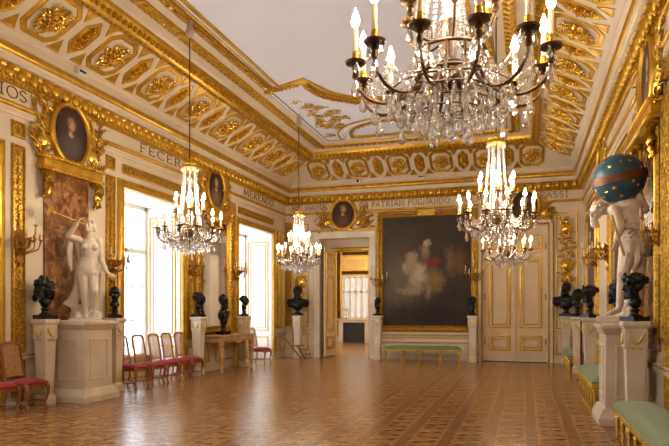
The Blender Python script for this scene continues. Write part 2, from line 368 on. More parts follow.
for side in('left','back','right','front'):
    tn+=1; b=B()
    for p in PW: mold(b,side,p)
    t=struct('trim_%d'%tn,b,WALL,smooth=True,ang=.5); COVE[side]=t
    b=B()
    for p in PG: mold(b,side,p)
    b.build('gilded_moulding',GOLD,t,ang=.9)
    if side=='front': continue
    b=B()                                           # egg enrichment, beads, leaf tongues
    a,c=ends(side,.12); n=int((c-a)/.24)
    for i in range(n):
        s=a+(i+.5)*(c-a)/n; p=cpt(side,s,.135,5.22); R=(.055,.088,.105) if side!='back' else (.088,.055,.105)
        b.blob(p,R,la=5,lo=8); q=cpt(side,s+.12,.12,5.21); b.blob(q,(.035,.035,.10))
        b.blob(cpt(side,s,.17,5.29),(.06,.11,.02) if side!='back' else (.11,.06,.02))
    b.build('egg_enrichment',GOLD,t)
    b=B(); n2=int((c-a)/.075)
    for i in range(n2): b.blob(cpt(side,a+(i+.5)*(c-a)/n2,(.078),5.10),(.022,.022,.022),la=3,lo=5)
    b.build('bead_enrichment',GOLDB,t)
    b=B(); a,c=ends(side,1.42); n3=int((c-a)/.13)
    for i in range(n3):
        s=a+(i+.5)*(c-a)/n3; b.blob(cpt(side,s,1.445,6.25),(.05,.04,.06) if side!='back' else (.04,.05,.06),la=4,lo=5)
        b.blob(cpt(side,s+.06,1.33,6.16),(.03,.035,.02) if side!='back' else (.035,.03,.02),la=3,lo=5)
    a,c=ends(side,1.88); n3=int((c-a)/.17)
    for i in range(n3):
        s=a+(i+.5)*(c-a)/n3; b.blob(cpt(side,s,1.83,6.375),(.035,.08,.025),(0,0,.6)); b.blob(cpt(side,s,1.93,6.375),(.035,.08,.025),(0,0,-.6))
    b.build('leaf_enrichment',GOLDO,t)
# coffers of the cove: local x along the wall, local z up the slope, -y towards the room
TL=math.hypot(.90,.52); TS=(.90/TL,.52/TL)
def coveM(side,s):
    along={'left':Vector((0,1,0)),'right':Vector((0,-1,0)),'back':Vector((1,0,0))}[side]
    outw={'left':Vector((1,0,0)),'right':Vector((-1,0,0)),'back':Vector((0,-1,0))}[side]
    zc=outw*TS[0]+Vector((0,0,TS[1])); yv=zc.cross(along)
    M=Matrix.Identity(4)
    for i,v in enumerate((along,yv,zc)):
        for j in range(3): M[j][i]=v[j]
    p=cpt(side,s,.40,5.70); return Matrix.Translation(p)@M
def octa(hw,hh,c): return [(-hw+c,-hh),(hw-c,-hh),(hw,-hh+c),(hw,hh-c),(hw-c,hh),(-hw+c,hh),(-hw,hh-c),(-hw,-hh+c)]
CP=[(0,.0),(.008,-.014),(.022,-.014),(.03,-.004),(.075,-.004),(.08,-.014),(.092,-.014),(.1,0)]
oc=TL*.5
bo=B(); bo.ring(octa(.375,.45,.165),CP); OCTF=bo.mesh('octagonal_coffer',GOLD)
br=B(); rosette(br,.23,8,4,.26); foliage(br,.27,.32,64,5,.34,-.03); ROS=br.mesh('rosette',GOLDB)
hexp=[(0,-.41),(.165,-.2),(.165,.2),(0,.41),(-.165,.2),(-.165,-.2)]
bh=B(); bh.ring(hexp,[(0,0),(.006,-.012),(.018,-.012),(.025,-.004),(.05,-.004),(.055,-.012),(.066,0)]); HEXF=bh.mesh('hexagonal_coffer',GOLD)
br=B(); br.prism([(0,-.30),(.11,-.16),(.11,.16),(0,.30),(-.11,.16),(-.11,-.16)],-.012,-.002); rosette(br,.09,6,9,.17); foliage(br,.10,.24,34,7,.6,-.03); HROS=br.mesh('rosette',GOLDB)
bt=B(); bt.ring([(-.15,-.12),(.15,-.12),(0,.15)],[(0,0),(.006,-.012),(.02,-.012),(.03,-.004)]); bt.prism([(-.1,-.085),(.1,-.085),(0,.085)],-.006,0); TRI=bt.mesh('triangular_coffer',GOLD)
bt=B(); bt.ring([(-.15,.12),(0,-.15),(.15,.12)],[(0,0),(.006,-.012),(.02,-.012),(.03,-.004)]); bt.prism([(-.1,.085),(0,-.085),(.1,.085)],-.006,0); TRI2=bt.mesh('triangular_coffer',GOLD)
def coffers(side,centres,pitch,k=1.0):
    t=COVE[side]
    def place(nme,me,s,z,parent=None,kk=1):
        o=put(nme,me,t); o.matrix_local=coveM(side,s)@Matrix.Translation((0,0,z))@Matrix.Diagonal((kk,1,1,1)); return o
    sg=-1 if side=='right' else 1
    for s in centres:
        o=place('octagonal_coffer',OCTF,s,oc,kk=k); r=put('rosette',ROS,o)
    for i in range(len(centres)+1):
        s=centres[0]+pitch*(i-.5)
        if (side=='back' and i in(0,len(centres))) or i==len(centres): continue
        o=place('hexagonal_coffer',HEXF,s,oc,kk=k); put('rosette',HROS,o)
        a,c=ends(side,.45)
        for q in(-.26,.26):
            if a<s+q*k<c: place('triangular_coffer',TRI,s+q*k,.16,kk=k*.9)
        a,c=ends(side,1.25)
        for q in(-.26,.26):
            if a+.15<s+q*k<c-.15: place('triangular_coffer',TRI2,s+q*k,TL-.15,kk=k*.9)
coffers('left',[7.49+1.41*i for i in range(-3,8)],1.41)
coffers('right',[7.49+1.41*i for i in range(-1,8)],1.41)
coffers('back',[-6.22+1.28*i for i in range(6)],1.28,.92)
# ceiling fields: raised gilded mouldings on the flat
def cloop(name,pts,w,mt,closed=True,flip=False,h=.05,beads=0):
    """moulding lying on the ceiling along pts (x,y)"""
    b=B(); P=[(x,y) for x,y in pts]
    if flip: P=P[::-1]
    q=B(); q.ring(P,[(0,0),(w*.1,-h*.8),(w*.5,-h),(w*.9,-h*.8),(w,0)],closed)
    b.v=[(x,z,ZC+y) for (x,y,z) in q.v]; b.f=q.f
    if beads:
        R=random.Random(5)
        for i in range(len(P)-(0 if closed else 1)):
            A,Bv=Vector(P[i]),Vector(P[(i+1)%len(P)]); L=(Bv-A).length; nn=max(1,int(L/beads)); d=(Bv-A).normalized(); nr=Vector((-d.y,d.x))
            for k in range(nn):
                c=A+d*(k+.5)*L/nn+nr*w*.5; b.blob((c.x,c.y,ZC-h),(w*.34,w*.34,.03),(R.random(),R.random(),R.random()*3),la=3,lo=5)
                c=c+d*beads*.5+nr*w*R.uniform(-.2,.2); b.blob((c.x,c.y,ZC-h),(w*.25,w*.25,.03),la=3,lo=5)
    return b.build(name,mt,ceiling)
CX=-3.03
def apse(o,yb=12.45,front=-4.0):
    hw=2.48-o; R=(1.62-o,1.5-o); L=[]
    L.append((CX-hw,front)); L.append((CX-hw,yb+.1-o*.6)); L.append((CX-1.58+o*.35-.02,yb-.16-o*.6))
    for i in range(21):
        a=PI-PI*(i/20)*1.0; a=a-.28*(1-abs(i-10)/10*0) if False else a
        x=CX+R[0]*math.cos(a); yy=yb-.02+R[1]*math.sin(a)
        if i in(0,20): continue
        L.append((x,yy))
    L.append((CX+1.58-o*.35+.02,yb-.16-o*.6)); L.append((CX+hw,yb+.1-o*.6)); L.append((CX+hw,front)); return L
cloop('carved_moulding',apse(0),.17,GOLDO,False,True,.06,.10)
cloop('plain_moulding',apse(.30),.08,GOLD,False,True,.04)
cloop('thin_moulding',apse(.20),.03,GOLD,False,True,.03)
lun=[(CX-1.86,16.3)]+[(CX+1.86*math.cos(PI+PI*i/24*1.0),16.1+1.45*math.sin(PI+PI*i/24)) for i in range(25)]+[(CX+1.86,16.3)]
lun=[(CX+2.02*math.cos(PI+PI*i/24),16.62-1.7*abs(math.sin(PI*i/24))**.8) for i in range(25)]
cloop('lunette_moulding',lun,.05,GOLD,True,False,.04)
lu2=[(CX+1.86*math.cos(PI+PI*i/24),16.56-1.54*abs(math.sin(PI*i/24))**.8) for i in range(25)]
cloop('lunette_moulding',lu2,.035,WHITE,True,False,.05)
lu3=[(CX+1.66*math.cos(PI+PI*i/24),16.48-1.32*abs(math.sin(PI*i/24))**.8) for i in range(25)]
cloop('carved_moulding',lu3,.10,GOLDO,True,False,.05,.1)
cloop('thin_moulding',[(XL+2.24,YF+3),(XL+2.24,D-2.24),(XR-2.24,D-2.24),(XR-2.24,YF+3)],.03,mat('dark_gilt','9a6a2a',.4,.6),False,True,.015)  # inner line in a darker gilding
for sg,nn in((1,0),(-1,1)):
    b=B(); R=random.Random(11)
    def put_q(q,x,yy,k):
        o=len(b.v); b.v+=[(x-sg*vx*k,yy+vz*k,ZC-.012+vy*.5) for vx,vy,vz in q.v]; b.f+=[tuple(j+o for j in f) for f in q.f]
    P0,P1,P2=Vector((CX-2.14,13.0)),Vector((CX-1.2,14.6)),Vector((CX-2.16,16.35)); n=0
    for i in range(200):
        a,c=R.random(),R.random()
        if a+c>1: a,c=1-a,1-c
        p=P0+(P1-P0)*a+(P2-P0)*c
        if n>=34: break
        n+=1; q=B(); k=R.uniform(.7,1.1)
        scroll(q,0,0,.13,1 if n%2 else -1,R.random()*6,1.5,.013,0,14); scroll(q,.14,.08,.08,-1 if n%2 else 1,R.random()*6,1.2,.011,0,10)
        for j in range(3): leaf(q,R.uniform(-.1,.1),R.uniform(-.1,.1),.15,.05,R.random()*6,0,t=.02)
        xx=p.x if sg>0 else 2*CX-p.x
        put_q(q,xx,p.y,k)
    b.build('scroll_relief',GOLDB,ceiling)
# frieze inscription in raised serif capitals drawn as strokes
GL={'A':[[(0,0),(.4,1),(.8,0)],[(.15,.38),(.65,.38)]],'L':[[(.1,1),(.1,0),(.6,0),(.6,.14)]],'I':[[(.15,0),(.15,1)],[(0,0),(.3,0)],[(0,1),(.3,1)]],
'O':[[(.45+.42*math.cos(2*PI*i/14),.5+.5*math.sin(2*PI*i/14)) for i in range(15)]],'S':[[(.55,.85),(.42,.98),(.2,.98),(.06,.82),(.1,.62),(.5,.42),(.58,.2),(.42,.02),(.2,.02),(.05,.16)]],
'F':[[(.1,0),(.1,1),(.6,1),(.6,.88)],[(.1,.54),(.48,.54)],[(0,0),(.25,0)]],'E':[[(.6,.13),(.6,0),(.1,0),(.1,1),(.58,1),(.58,.88)],[(.1,.54),(.48,.54)]],
'C':[[(.76,.82),(.62,.96),(.42,1),(.2,.92),(.05,.7),(.02,.45),(.12,.15),(.35,0),(.6,.02),(.77,.18)]],'R':[[(.1,0),(.1,1),(.42,1),(.58,.88),(.58,.66),(.42,.52),(.1,.52)],[(.36,.52),(.7,0)],[(0,0),(.22,0)]],
'M':[[(.05,0),(.15,1),(.5,.1),(.85,1),(.95,0)],[(-.04,0),(.15,0)],[(.85,0),(1.04,0)]],'N':[[(.1,0),(.1,1),(.75,0),(.75,1)],[(0,0),(.2,0)],[(.65,1),(.85,1)]],'D':[[(.1,0),(.1,1),(.42,1),(.68,.85),(.78,.5),(.68,.15),(.42,0),(.1,0)]],
'H':[[(.1,0),(.1,1)],[(.72,0),(.72,1)],[(.1,.52),(.72,.52)],[(0,0),(.2,0)],[(.62,0),(.82,0)],[(0,1),(.2,1)],[(.62,1),(.82,1)]],'U':[[(.1,1),(.1,.25),(.22,.04),(.42,0),(.6,.06),(.7,.25),(.7,1)],[(0,1),(.2,1)],[(.6,1),(.8,1)]],
'B':[[(.1,0),(.1,1),(.4,1),(.54,.88),(.54,.66),(.4,.54),(.1,.54)],[(.4,.54),(.6,.42),(.6,.14),(.42,0),(.1,0)]],'P':[[(.1,0),(.1,1),(.42,1),(.58,.88),(.58,.64),(.42,.5),(.1,.5)],[(0,0),(.22,0)]],'T':[[(.38,0),(.38,1)],[(0,.86),(0,1),(.76,1),(.76,.86)],[(.26,0),(.5,0)]],
'G':[[(.76,.82),(.6,.97),(.4,1),(.2,.92),(.05,.7),(.02,.45),(.12,.15),(.35,0),(.6,.03),(.76,.12),(.76,.42),(.55,.42)]],'V':[[(0,1),(.38,0),(.76,1)],[(-.1,1),(.12,1)],[(.64,1),(.86,1)]]}
GW={'I':.3,'M':1.0,'L':.62,'S':.62,'E':.65,'F':.62,'B':.65,'P':.6,'T':.76}
def inscription(side,text,s0,s1,wall):
    b=B(); sp=.24; tot=0
    for ch in text: tot+=(.5 if ch==' ' else GW.get(ch,.78)+sp)
    M=wallM(side,(s0+s1)/2); b.M=M; L=abs(s1-s0); k=L/(tot-sp); h=.175; x=-L/2
    for ch in text:
        if ch==' ': x+=.5*k; continue
        for st in GL[ch]:
            b.tube([(x+px*k,-.024,4.862+pz*h) for px,pz in st],.017,6,.6)
        x+=(GW.get(ch,.78)+sp)*k
    return b.build('inscription',LETTER,wall)
inscription('left','ALIOS',6.85,7.84,wl); inscription('left','FECERE',10.85,12.75,wl); inscription('left','MERENDO',15.75,17.85,wl)
inscription('back','HIC MANUS',-7.45,-6.2,wb); inscription('back','OB PATRIAM PUGNANDO',-5.1,-2.25,wb); inscription('back','VULNERA',-1.95,-.75,wb); inscription('back','PASSI',.42,1.18,wb)
# ---------------------------------------------------------------- wall decoration
def architrave(parent,M,hw,top,w=.17,m=GOLD):
    b=B(); b.M=M
    P=[(-hw-w,0),(-hw-w,top+w),(hw+w,top+w),(hw+w,0)]
    b.ring(P[::-1],[(0,0),(.0,-.03),(w*.3,-.045),(w*.4,-.03),(w*.8,-.03),(w*.85,-.05),(w*.98,-.05),(w,0)],closed=False)
    return b.build('architrave',m,parent)
for (a,c) in WINS:
    M=wallM('left',(a+c)/2); hw=(c-a)/2; architrave(wl,M,hw,WTOP)
    if c>3: gold_strip('gilded_panel',wl,M,-hw-.02,hw+.02,4.27,4.47,seed=int(a*10))
for (a,c) in BAYS:
    M=wallM('right',(a+c)/2); hw=(c-a)/2; architrave(wr,M,hw,WTOP); gold_strip('gilded_panel',wr,M,-hw-.02,hw+.02,4.27,4.47,seed=int(a*10))
def pier(side,s,strips,wall,dado=True):
    M=wallM(side,s)
    for x0,x1 in strips:
        gold_strip('gilded_panel',wall,M,x0,x1,.18,4.16,seed=int((s+x0)*7)%97); gold_strip('gilded_panel',wall,M,x0,x1,4.27,4.53,seed=5)
for side,s,w in(('left',8.80,wl),('right',8.80+RS,wr),('left',3.5,wl)):
    pier(side,s,[(-1.25,-.99),(.99,1.25)],w)
pier('right',14.02+RS,[(-1.25,-.85),(.85,1.25)],wr)
for side,s,w,hw in(('left',8.80,wl,1.4),('right',8.80+RS,wr,1.4),('left',13.96,wl,1.3),('right',14.02+RS,wr,1.3),('left',18.42,wl,.5),('left',3.5,wl,1.4),('right',4.0,wr,1.2)):
    b=B(); b.M=wallM(side,s); b.box(-hw,hw,-.05,.0,.74,.84); b.box(-hw,hw,-.035,.0,0,.16); b.build('chair_rail',WALL,w)
    b=B(); b.M=wallM(side,s); b.box(-hw,hw,-.06,-.04,.80,.825); b.box(-hw,hw,-.05,-.03,.745,.755); b.build('rail_gilding',GOLD,w)
# gilded ground of the mirror pier
b=B(); b.M=wallM('left',13.96); b.box(-1.32,1.32,-.015,0,.84,4.52)
b.build('gilded_ground',mat('ochre_ground','c8944a',.4,.35,var='b9822f',vs=5),wl)
for x0,x1 in((-1.30,-1.02),(1.02,1.30)): gold_strip('gilded_panel',wl,wallM('left',13.96)@Matrix.Translation((0,-.016,0)),x0,x1,.9,4.16,seed=int(x0*9)%50)
for k in(-1,1):
    b=B(); b.M=wallM('left',13.96); line_frame(b,min(k*.15,k*1.25),max(k*.15,k*1.25),.22,.68,.05); b.build('dado_panel',GOLD,wl)
M=wallM('left',18.4); gold_strip('gilded_panel',wl,M,-.28,-.02,1.0,4.16,seed=8)
b=B(); b.M=M; line_frame(b,.06,.44,1.0,4.16,.045); line_frame(b,.06,.44,.24,.68,.045); line_frame(b,-.3,.0,.24,.68,.045); b.build('dado_panel',GOLD,wl)
# brown marble panels behind the statues
for side,s,w in(('left',8.75,wl),('right',9.04,wr)):
    b=B(); b.M=wallM(side,s); b.box(-.535,.535,-.03,0,1.0,4.0); b.build('marble_panel',BROWN,w)
M=wallM('right',9.04); b=B(); b.M=M
for k in(-1,1): b.tube([(k*.60,-.05,1.3),(k*.60,-.05,3.95)],.05,8)
b.build('gilded_colonnette',GOLDO,wr)
gold_strip('gilded_panel',wr,wallM('right',8.20),-.17,.17,1.12,4.1,seed=31)
# back wall
W0=lambda x0,x1,z0,z1,w=.045: (lambda b:(setattr(b,'M',wallM('back',0)),line_frame(b,x0,x1,z0,z1,w),b)[2])(B())
for r in((-7.42,-6.86,1.0,4.42),(.86,1.45,1.0,4.42),(-7.42,-6.86,.24,.80),(.86,1.45,.24,.80)): W0(*r).build('panel_moulding',GOLD,wb)
gold_strip('gilded_panel',wb,wallM('back',0),-7.68,-7.46,1.0,4.5,seed=12)
b=B(); b.M=wallM('back',0)
b.box(-4.58,-1.30,-.05,0,.80,.90); b.box(-4.58,-1.30,-.035,0,.56,.62); b.box(-4.58,-1.30,-.04,0,0,.17)
for x0,x1 in((XL,DL[0]-.24),(DR[1]+.2,XR)): b.box(x0,x1,-.04,0,0,.17); b.box(x0,x1,-.04,0,.86,.94)
b.build('chair_rail',WALL,wb)
b=B(); b.M=wallM('back',0)
for z in(.775,.70,.545): b.box(-4.58,-1.30,-.055,0,z,z+.018)
for x0,x1 in((XL,DL[0]-.24),(DR[1]+.2,XR)): b.box(x0,x1,-.05,-.03,.92,.94); b.box(x0,x1,-.05,-.03,.87,.88)
b.build('rail_gilding',GOLD,wb)
# marble surround of the doorway with white reveals
b=B(); b.M=wallM('back',(DL[0]+DL[1])/2); hw=(DL[1]-DL[0])/2
b.ring([(hw+.22,0),(hw+.22,DL[2]+.14),(-hw-.22,DL[2]+.14),(-hw-.22,0)],[(0,0),(0,-.05),(.04,-.07),(.09,-.05),(.16,-.05),(.18,-.03),(.22,-.03),(.22,.0)],closed=False)
b.build('door_surround',MARB,wb)
b=B(); b.M=wallM('back',0); b.box(DL[0]-.26,DL[1]+.26,-.10,0,DL[2]+.14,DL[2]+.20); b.build('door_cornice',GOLD,wb)
# ---------------------------------------------------------------- windows
SILLW=mat('sill_wood','c9a27c',.45)
for i,(a,c) in enumerate(WINS):
    hw=(c-a)/2; M=Matrix.Translation((XL-RD,(a+c)/2,0))@Matrix.Rotation(PI/2,4,'Z')
    b=B(); b.M=M
    b.box(-hw,-hw+.09,-.07,.05,0,WTOP); b.box(hw-.09,hw,-.07,.05,0,WTOP); b.box(-hw,hw,-.07,.05,WTOP-.1,WTOP); b.box(-hw,hw,-.09,.05,.44,.52)
    b.box(-.06,.06,-.08,.04,.5,WTOP); b.box(-hw,hw,-.08,.04,2.86,2.96)
    for k in(-1,1):
        x=k*hw*.5
        b.box(x-.02,x+.02,-.04,.01,.5,WTOP)
    for z in(1.3,2.1,3.4): b.box(-hw,hw,-.035,.005,z-.015,z+.015)
    w=struct('window_%d'%(i+1),b,WHITE)
    b=B(); b.M=M; b.box(-hw+.05,hw-.05,.0,.006,.5,WTOP-.05); b.build('glass_pane',GLASS,w)
    b=B(); b.M=M; b.box(-hw+.02,hw-.02,-.12,-.02,0,.46); b.build('window_apron',SILLW,w)
    b=B(); b.M=M; b.box(-hw+.02,hw-.02,-.22,-.05,.46,.50); b.build('sill_board',SILLW,w,bev=.008)
    # panelled reveals
    b=B()
    for k,yy in((1,c),(-1,a)):
        b.M=Matrix.Translation((XL-RD/2,yy,0))@Matrix.Rotation(0 if k>0 else PI,4,'Z')
        line_frame(b,-.36,.36,.9,3.75,.04); line_frame(b,-.27,.27,1.0,3.65,.02); line_frame(b,-.36,.36,.22,.72,.04)
    b.build('reveal_moulding',GOLD,w)
    b=B()
    for k,yy in((1,c),(-1,a)): b.box(XL-RD+.02,XL-.03,yy-.012 if k>0 else yy-.001,yy+.001 if k>0 else yy+.012,0,WTOP)
    b.box(XL-RD+.02,XL-.03,a,c,WTOP-.012,WTOP+.001)
    b.build('reveal_lining',REVEAL,w,smooth=False)
# ---------------------------------------------------------------- double door at the right of the back wall
b=B(); b.M=wallM('back',(DR[0]+DR[1])/2); hw=(DR[1]-DR[0])/2
b.ring([(hw+.19,0),(hw+.19,DR[2]+.19),(-hw-.19,DR[2]+.19),(-hw-.19,0)],[(0,0),(0,-.05),(.03,-.07),(.08,-.05),(.15,-.05),(.17,-.02),(.19,.12)],closed=False)
d1=struct('door_1',b,WALL)
b=B(); b.M=wallM('back',(DR[0]+DR[1])/2)
for q in(.0,.12): b.ring([(hw+.20-q,0),(hw+.20-q,DR[2]+.20-q),(-hw-.20+q,DR[2]+.20-q),(-hw-.20+q,0)],[(0,0),(0,-.06),(.02,-.085),(.045,-.06),(.05,-.04)],closed=False)
b.build('surround_gilding',GOLD,d1)
DOORW=mat('door_cream','dcc5a4',.4,var='d3ba97',vs=2)
b=B(); b.box(DR[0]-.1,DR[1]+.1,D-.02,D+.15,-.01,.02); b.build('threshold',DARK,d1)
for k in(-1,1):
    x0,x1=((DR[0],-.302) if k<0 else (-.298,DR[1])); xa,xb=x0+.13,x1-.12
    b=B(); b.box(x0,x1,D+.10,D+.16,.03,DR[2]); b.M=wallM('back',0)@Matrix.Translation((0,.10,0))
    lf=b.build('door_leaf',DOORW,d1,smooth=False)
    b=B(); b.M=wallM('back',0)@Matrix.Translation((0,.10,0))
    for z0,z1 in((.33,.80),(1.02,3.12),(3.28,3.80)):
        line_frame(b,xa,xb,z0,z1,.06); line_frame(b,xa+.10,xb-.10,z0+.10,z1-.10,.025)
    b.build('panel_moulding',GOLD,lf)
b=B(); b.M=wallM('back',-.30); b.box(-.05,.03,.06,.10,.03,DR[2]); b.box(-.025,.005,.045,.1,.03,DR[2]); b.build('meeting_stile',DOORW,d1)
b=B(); b.tube([(-.36,D+.09,1.45),(-.36,D+.04,1.45),(-.46,D+.04,1.44)],.012,6); b.lathe([(.02,-.0),(.02,.01)],10,(-.36,D+.07,1.45),'y'); b.build('door_handle',GOLDB,d1)
for x in(DR[0]+.02,DR[1]-.02):
    for z in(.6,1.95,3.45): b=B(); b.lathe([(.014,z-.09),(.014,z+.09)],8,(x,D+.09,0)); b.build('hinge',DARKM,d1)
# ---------------------------------------------------------------- passage and the room beyond the open doorway
b=B(); b.ring([(hw2,z) for hw2,z in((.72,0),(.72,3.70),(-.72,3.70),(-.72,0))],[(0,0),(0,-.05),(.05,-.07),(.10,-.05),(.14,0)],closed=False)
b.M=Matrix.Identity(4); xm=-5.62
b.v=[(x+xm,y+D+.9,z) for x,y,z in b.v]
inn=struct('door_2',b,GOLD)
b=B(); y0=D+.85
b.box(DL[0]-.2,xm-.6,y0,y0+.12,0,4.1); b.box(xm+.6,DL[1]+.2,y0,y0+.12,0,4.1); b.box(xm-.6,xm+.6,y0,y0+.12,3.67,4.1); b.build('inner_jamb',WALL,inn,smooth=False)
b=B(); b.box(-.012,.028,0,.86,.03,3.64); b.M=Matrix.Rotation(-PI/2,4,'Z')
lf=b.mesh('door_leaf',DOORW,False); lf=put('door_leaf',lf,inn,(-6.33,D+.02,0)); lf.rotation_euler=(0,0,-.10)
b=B(); b.M=Matrix.Translation((.03,.43,0))@Matrix.Rotation(PI/2,4,'Z')
for z0,z1 in((.25,.7),(.85,2.72),(2.87,3.48)): line_frame(b,-.32,.32,z0,z1,.05); line_frame(b,-.24,.24,z0+.08,z1-.08,.02)
b.build('panel_moulding',GOLD,lf)
FX=-8.15; FY=29.0
b=B(); b.box(-9.4,-9.2,D+.95,FY+.2,0,5.2); struct('wall_far_left',b,WALL,smooth=False)
b=B(); b.box(-3.0,-2.8,D+.95,FY+.2,0,5.2); struct('wall_far_right',b,WALL,smooth=False)
b=B(); b.box(-9.3,-2.8,D+.9,D+1.0,4.0,5.2); struct('wall_far_near',b,WALL,smooth=False)
b=B(); b.box(-9.4,FX-.55,FY,FY+.3,0,5.2); b.box(FX+.75,-2.8,FY,FY+.3,0,5.2); b.box(FX-.55,FX+.75,FY,FY+.3,0,1.18); b.box(FX-.55,FX+.75,FY,FY+.3,3.25,5.2)
wf=struct('wall_far',b,WALL,smooth=False)
b=B(); b.box(-9.4,-2.7,D+1.0,FY+.3,5.2,5.4); struct('ceiling_far',b,CEIL,smooth=False)
for r in((FX-.6,FX+.8,3.35,3.55),(FX-.6,FX+.8,4.3,4.5),(FX-.85,FX-.65,.3,4.5),(FX+.85,FX+1.05,.3,4.5)):
    gold_strip('gilded_panel',wf,Matrix.Translation((0,FY,0)),*r,seed=3)
b=B(); b.M=Matrix.Translation((0,FY,0)); line_frame(b,FX-.5,FX+.7,3.62,4.22,.07); b.build('panel_moulding',GOLD,wf)
b=B(); b.box(FX-1.1,FX+1.2,FY-.012,FY,3.3,4.9); b.box(FX-1.1,FX-.56,FY-.012,FY,1.18,3.3); b.box(FX+.76,FX+1.2,FY-.012,FY,1.18,3.3); b.build('ochre_ground',mat('ochre_panel','d9b06a',.5,.2),wf)
b=B(); b.M=Matrix.Translation((FX+.1,FY,0))
for x in(-.62,-.30,0,.30,.62): b.box(x-.045,x+.045,-.02,.1,1.18,3.25)
for z in(1.2,2.5,3.23): b.box(-.65,.65,-.02,.1,z-.04,z+.04)
w6=struct('window_6',b,WHITE)  # sky-lit opening added in place of an overmantel mirror, for brightness
b=B(); b.M=Matrix.Translation((FX+.1,FY,0)); b.box(-.64,.64,.11,.12,1.18,3.25); b.build('glass_pane',DIMPANE,w6)
t=thing('fireplace','white marble fireplace with black hearth seen far through the open doorway','fireplace',(FX+.1,FY-.02,0))
b=B(); b.box(-.78,-.56,-.28,0,0,1.02); b.box(.56,.78,-.28,0,0,1.02); b.box(-.78,.78,-.28,0,.98,1.10); b.box(-.86,.86,-.34,0,1.10,1.17); b.build('mantelpiece',MARB,t,bev=.01)
b=B(); b.box(-.56,.56,-.16,-.005,0,.98); b.build('hearth',FIREB,t)
# candelabrum on its mantel
for x,lab in((-.42,'small gilt candelabrum on the left end of the far mantelpiece'),):
    t=thing('candelabrum',lab,'candelabrum',(FX+.1+x,FY-.17,1.17))
    b=B(); b.lathe([(.09,0),(.07,.03),(.02,.06),(.025,.2),(.015,.35),(.03,.5)],10)
    for k in range(4):
        a=PI/2*k; b.tube([(0,0,.42),(.1*math.cos(a),.1*math.sin(a),.40),(.2*math.cos(a),.1*math.sin(a),.5)],.012,5)
    b.build('stem',GOLDB,t)
    b=B()
    for k in range(4):
        a=PI/2*k; b.lathe([(.014,.5),(.012,.72)],6,(.2*math.cos(a),.1*math.sin(a),0))
    b.build('candles',CAND,t)
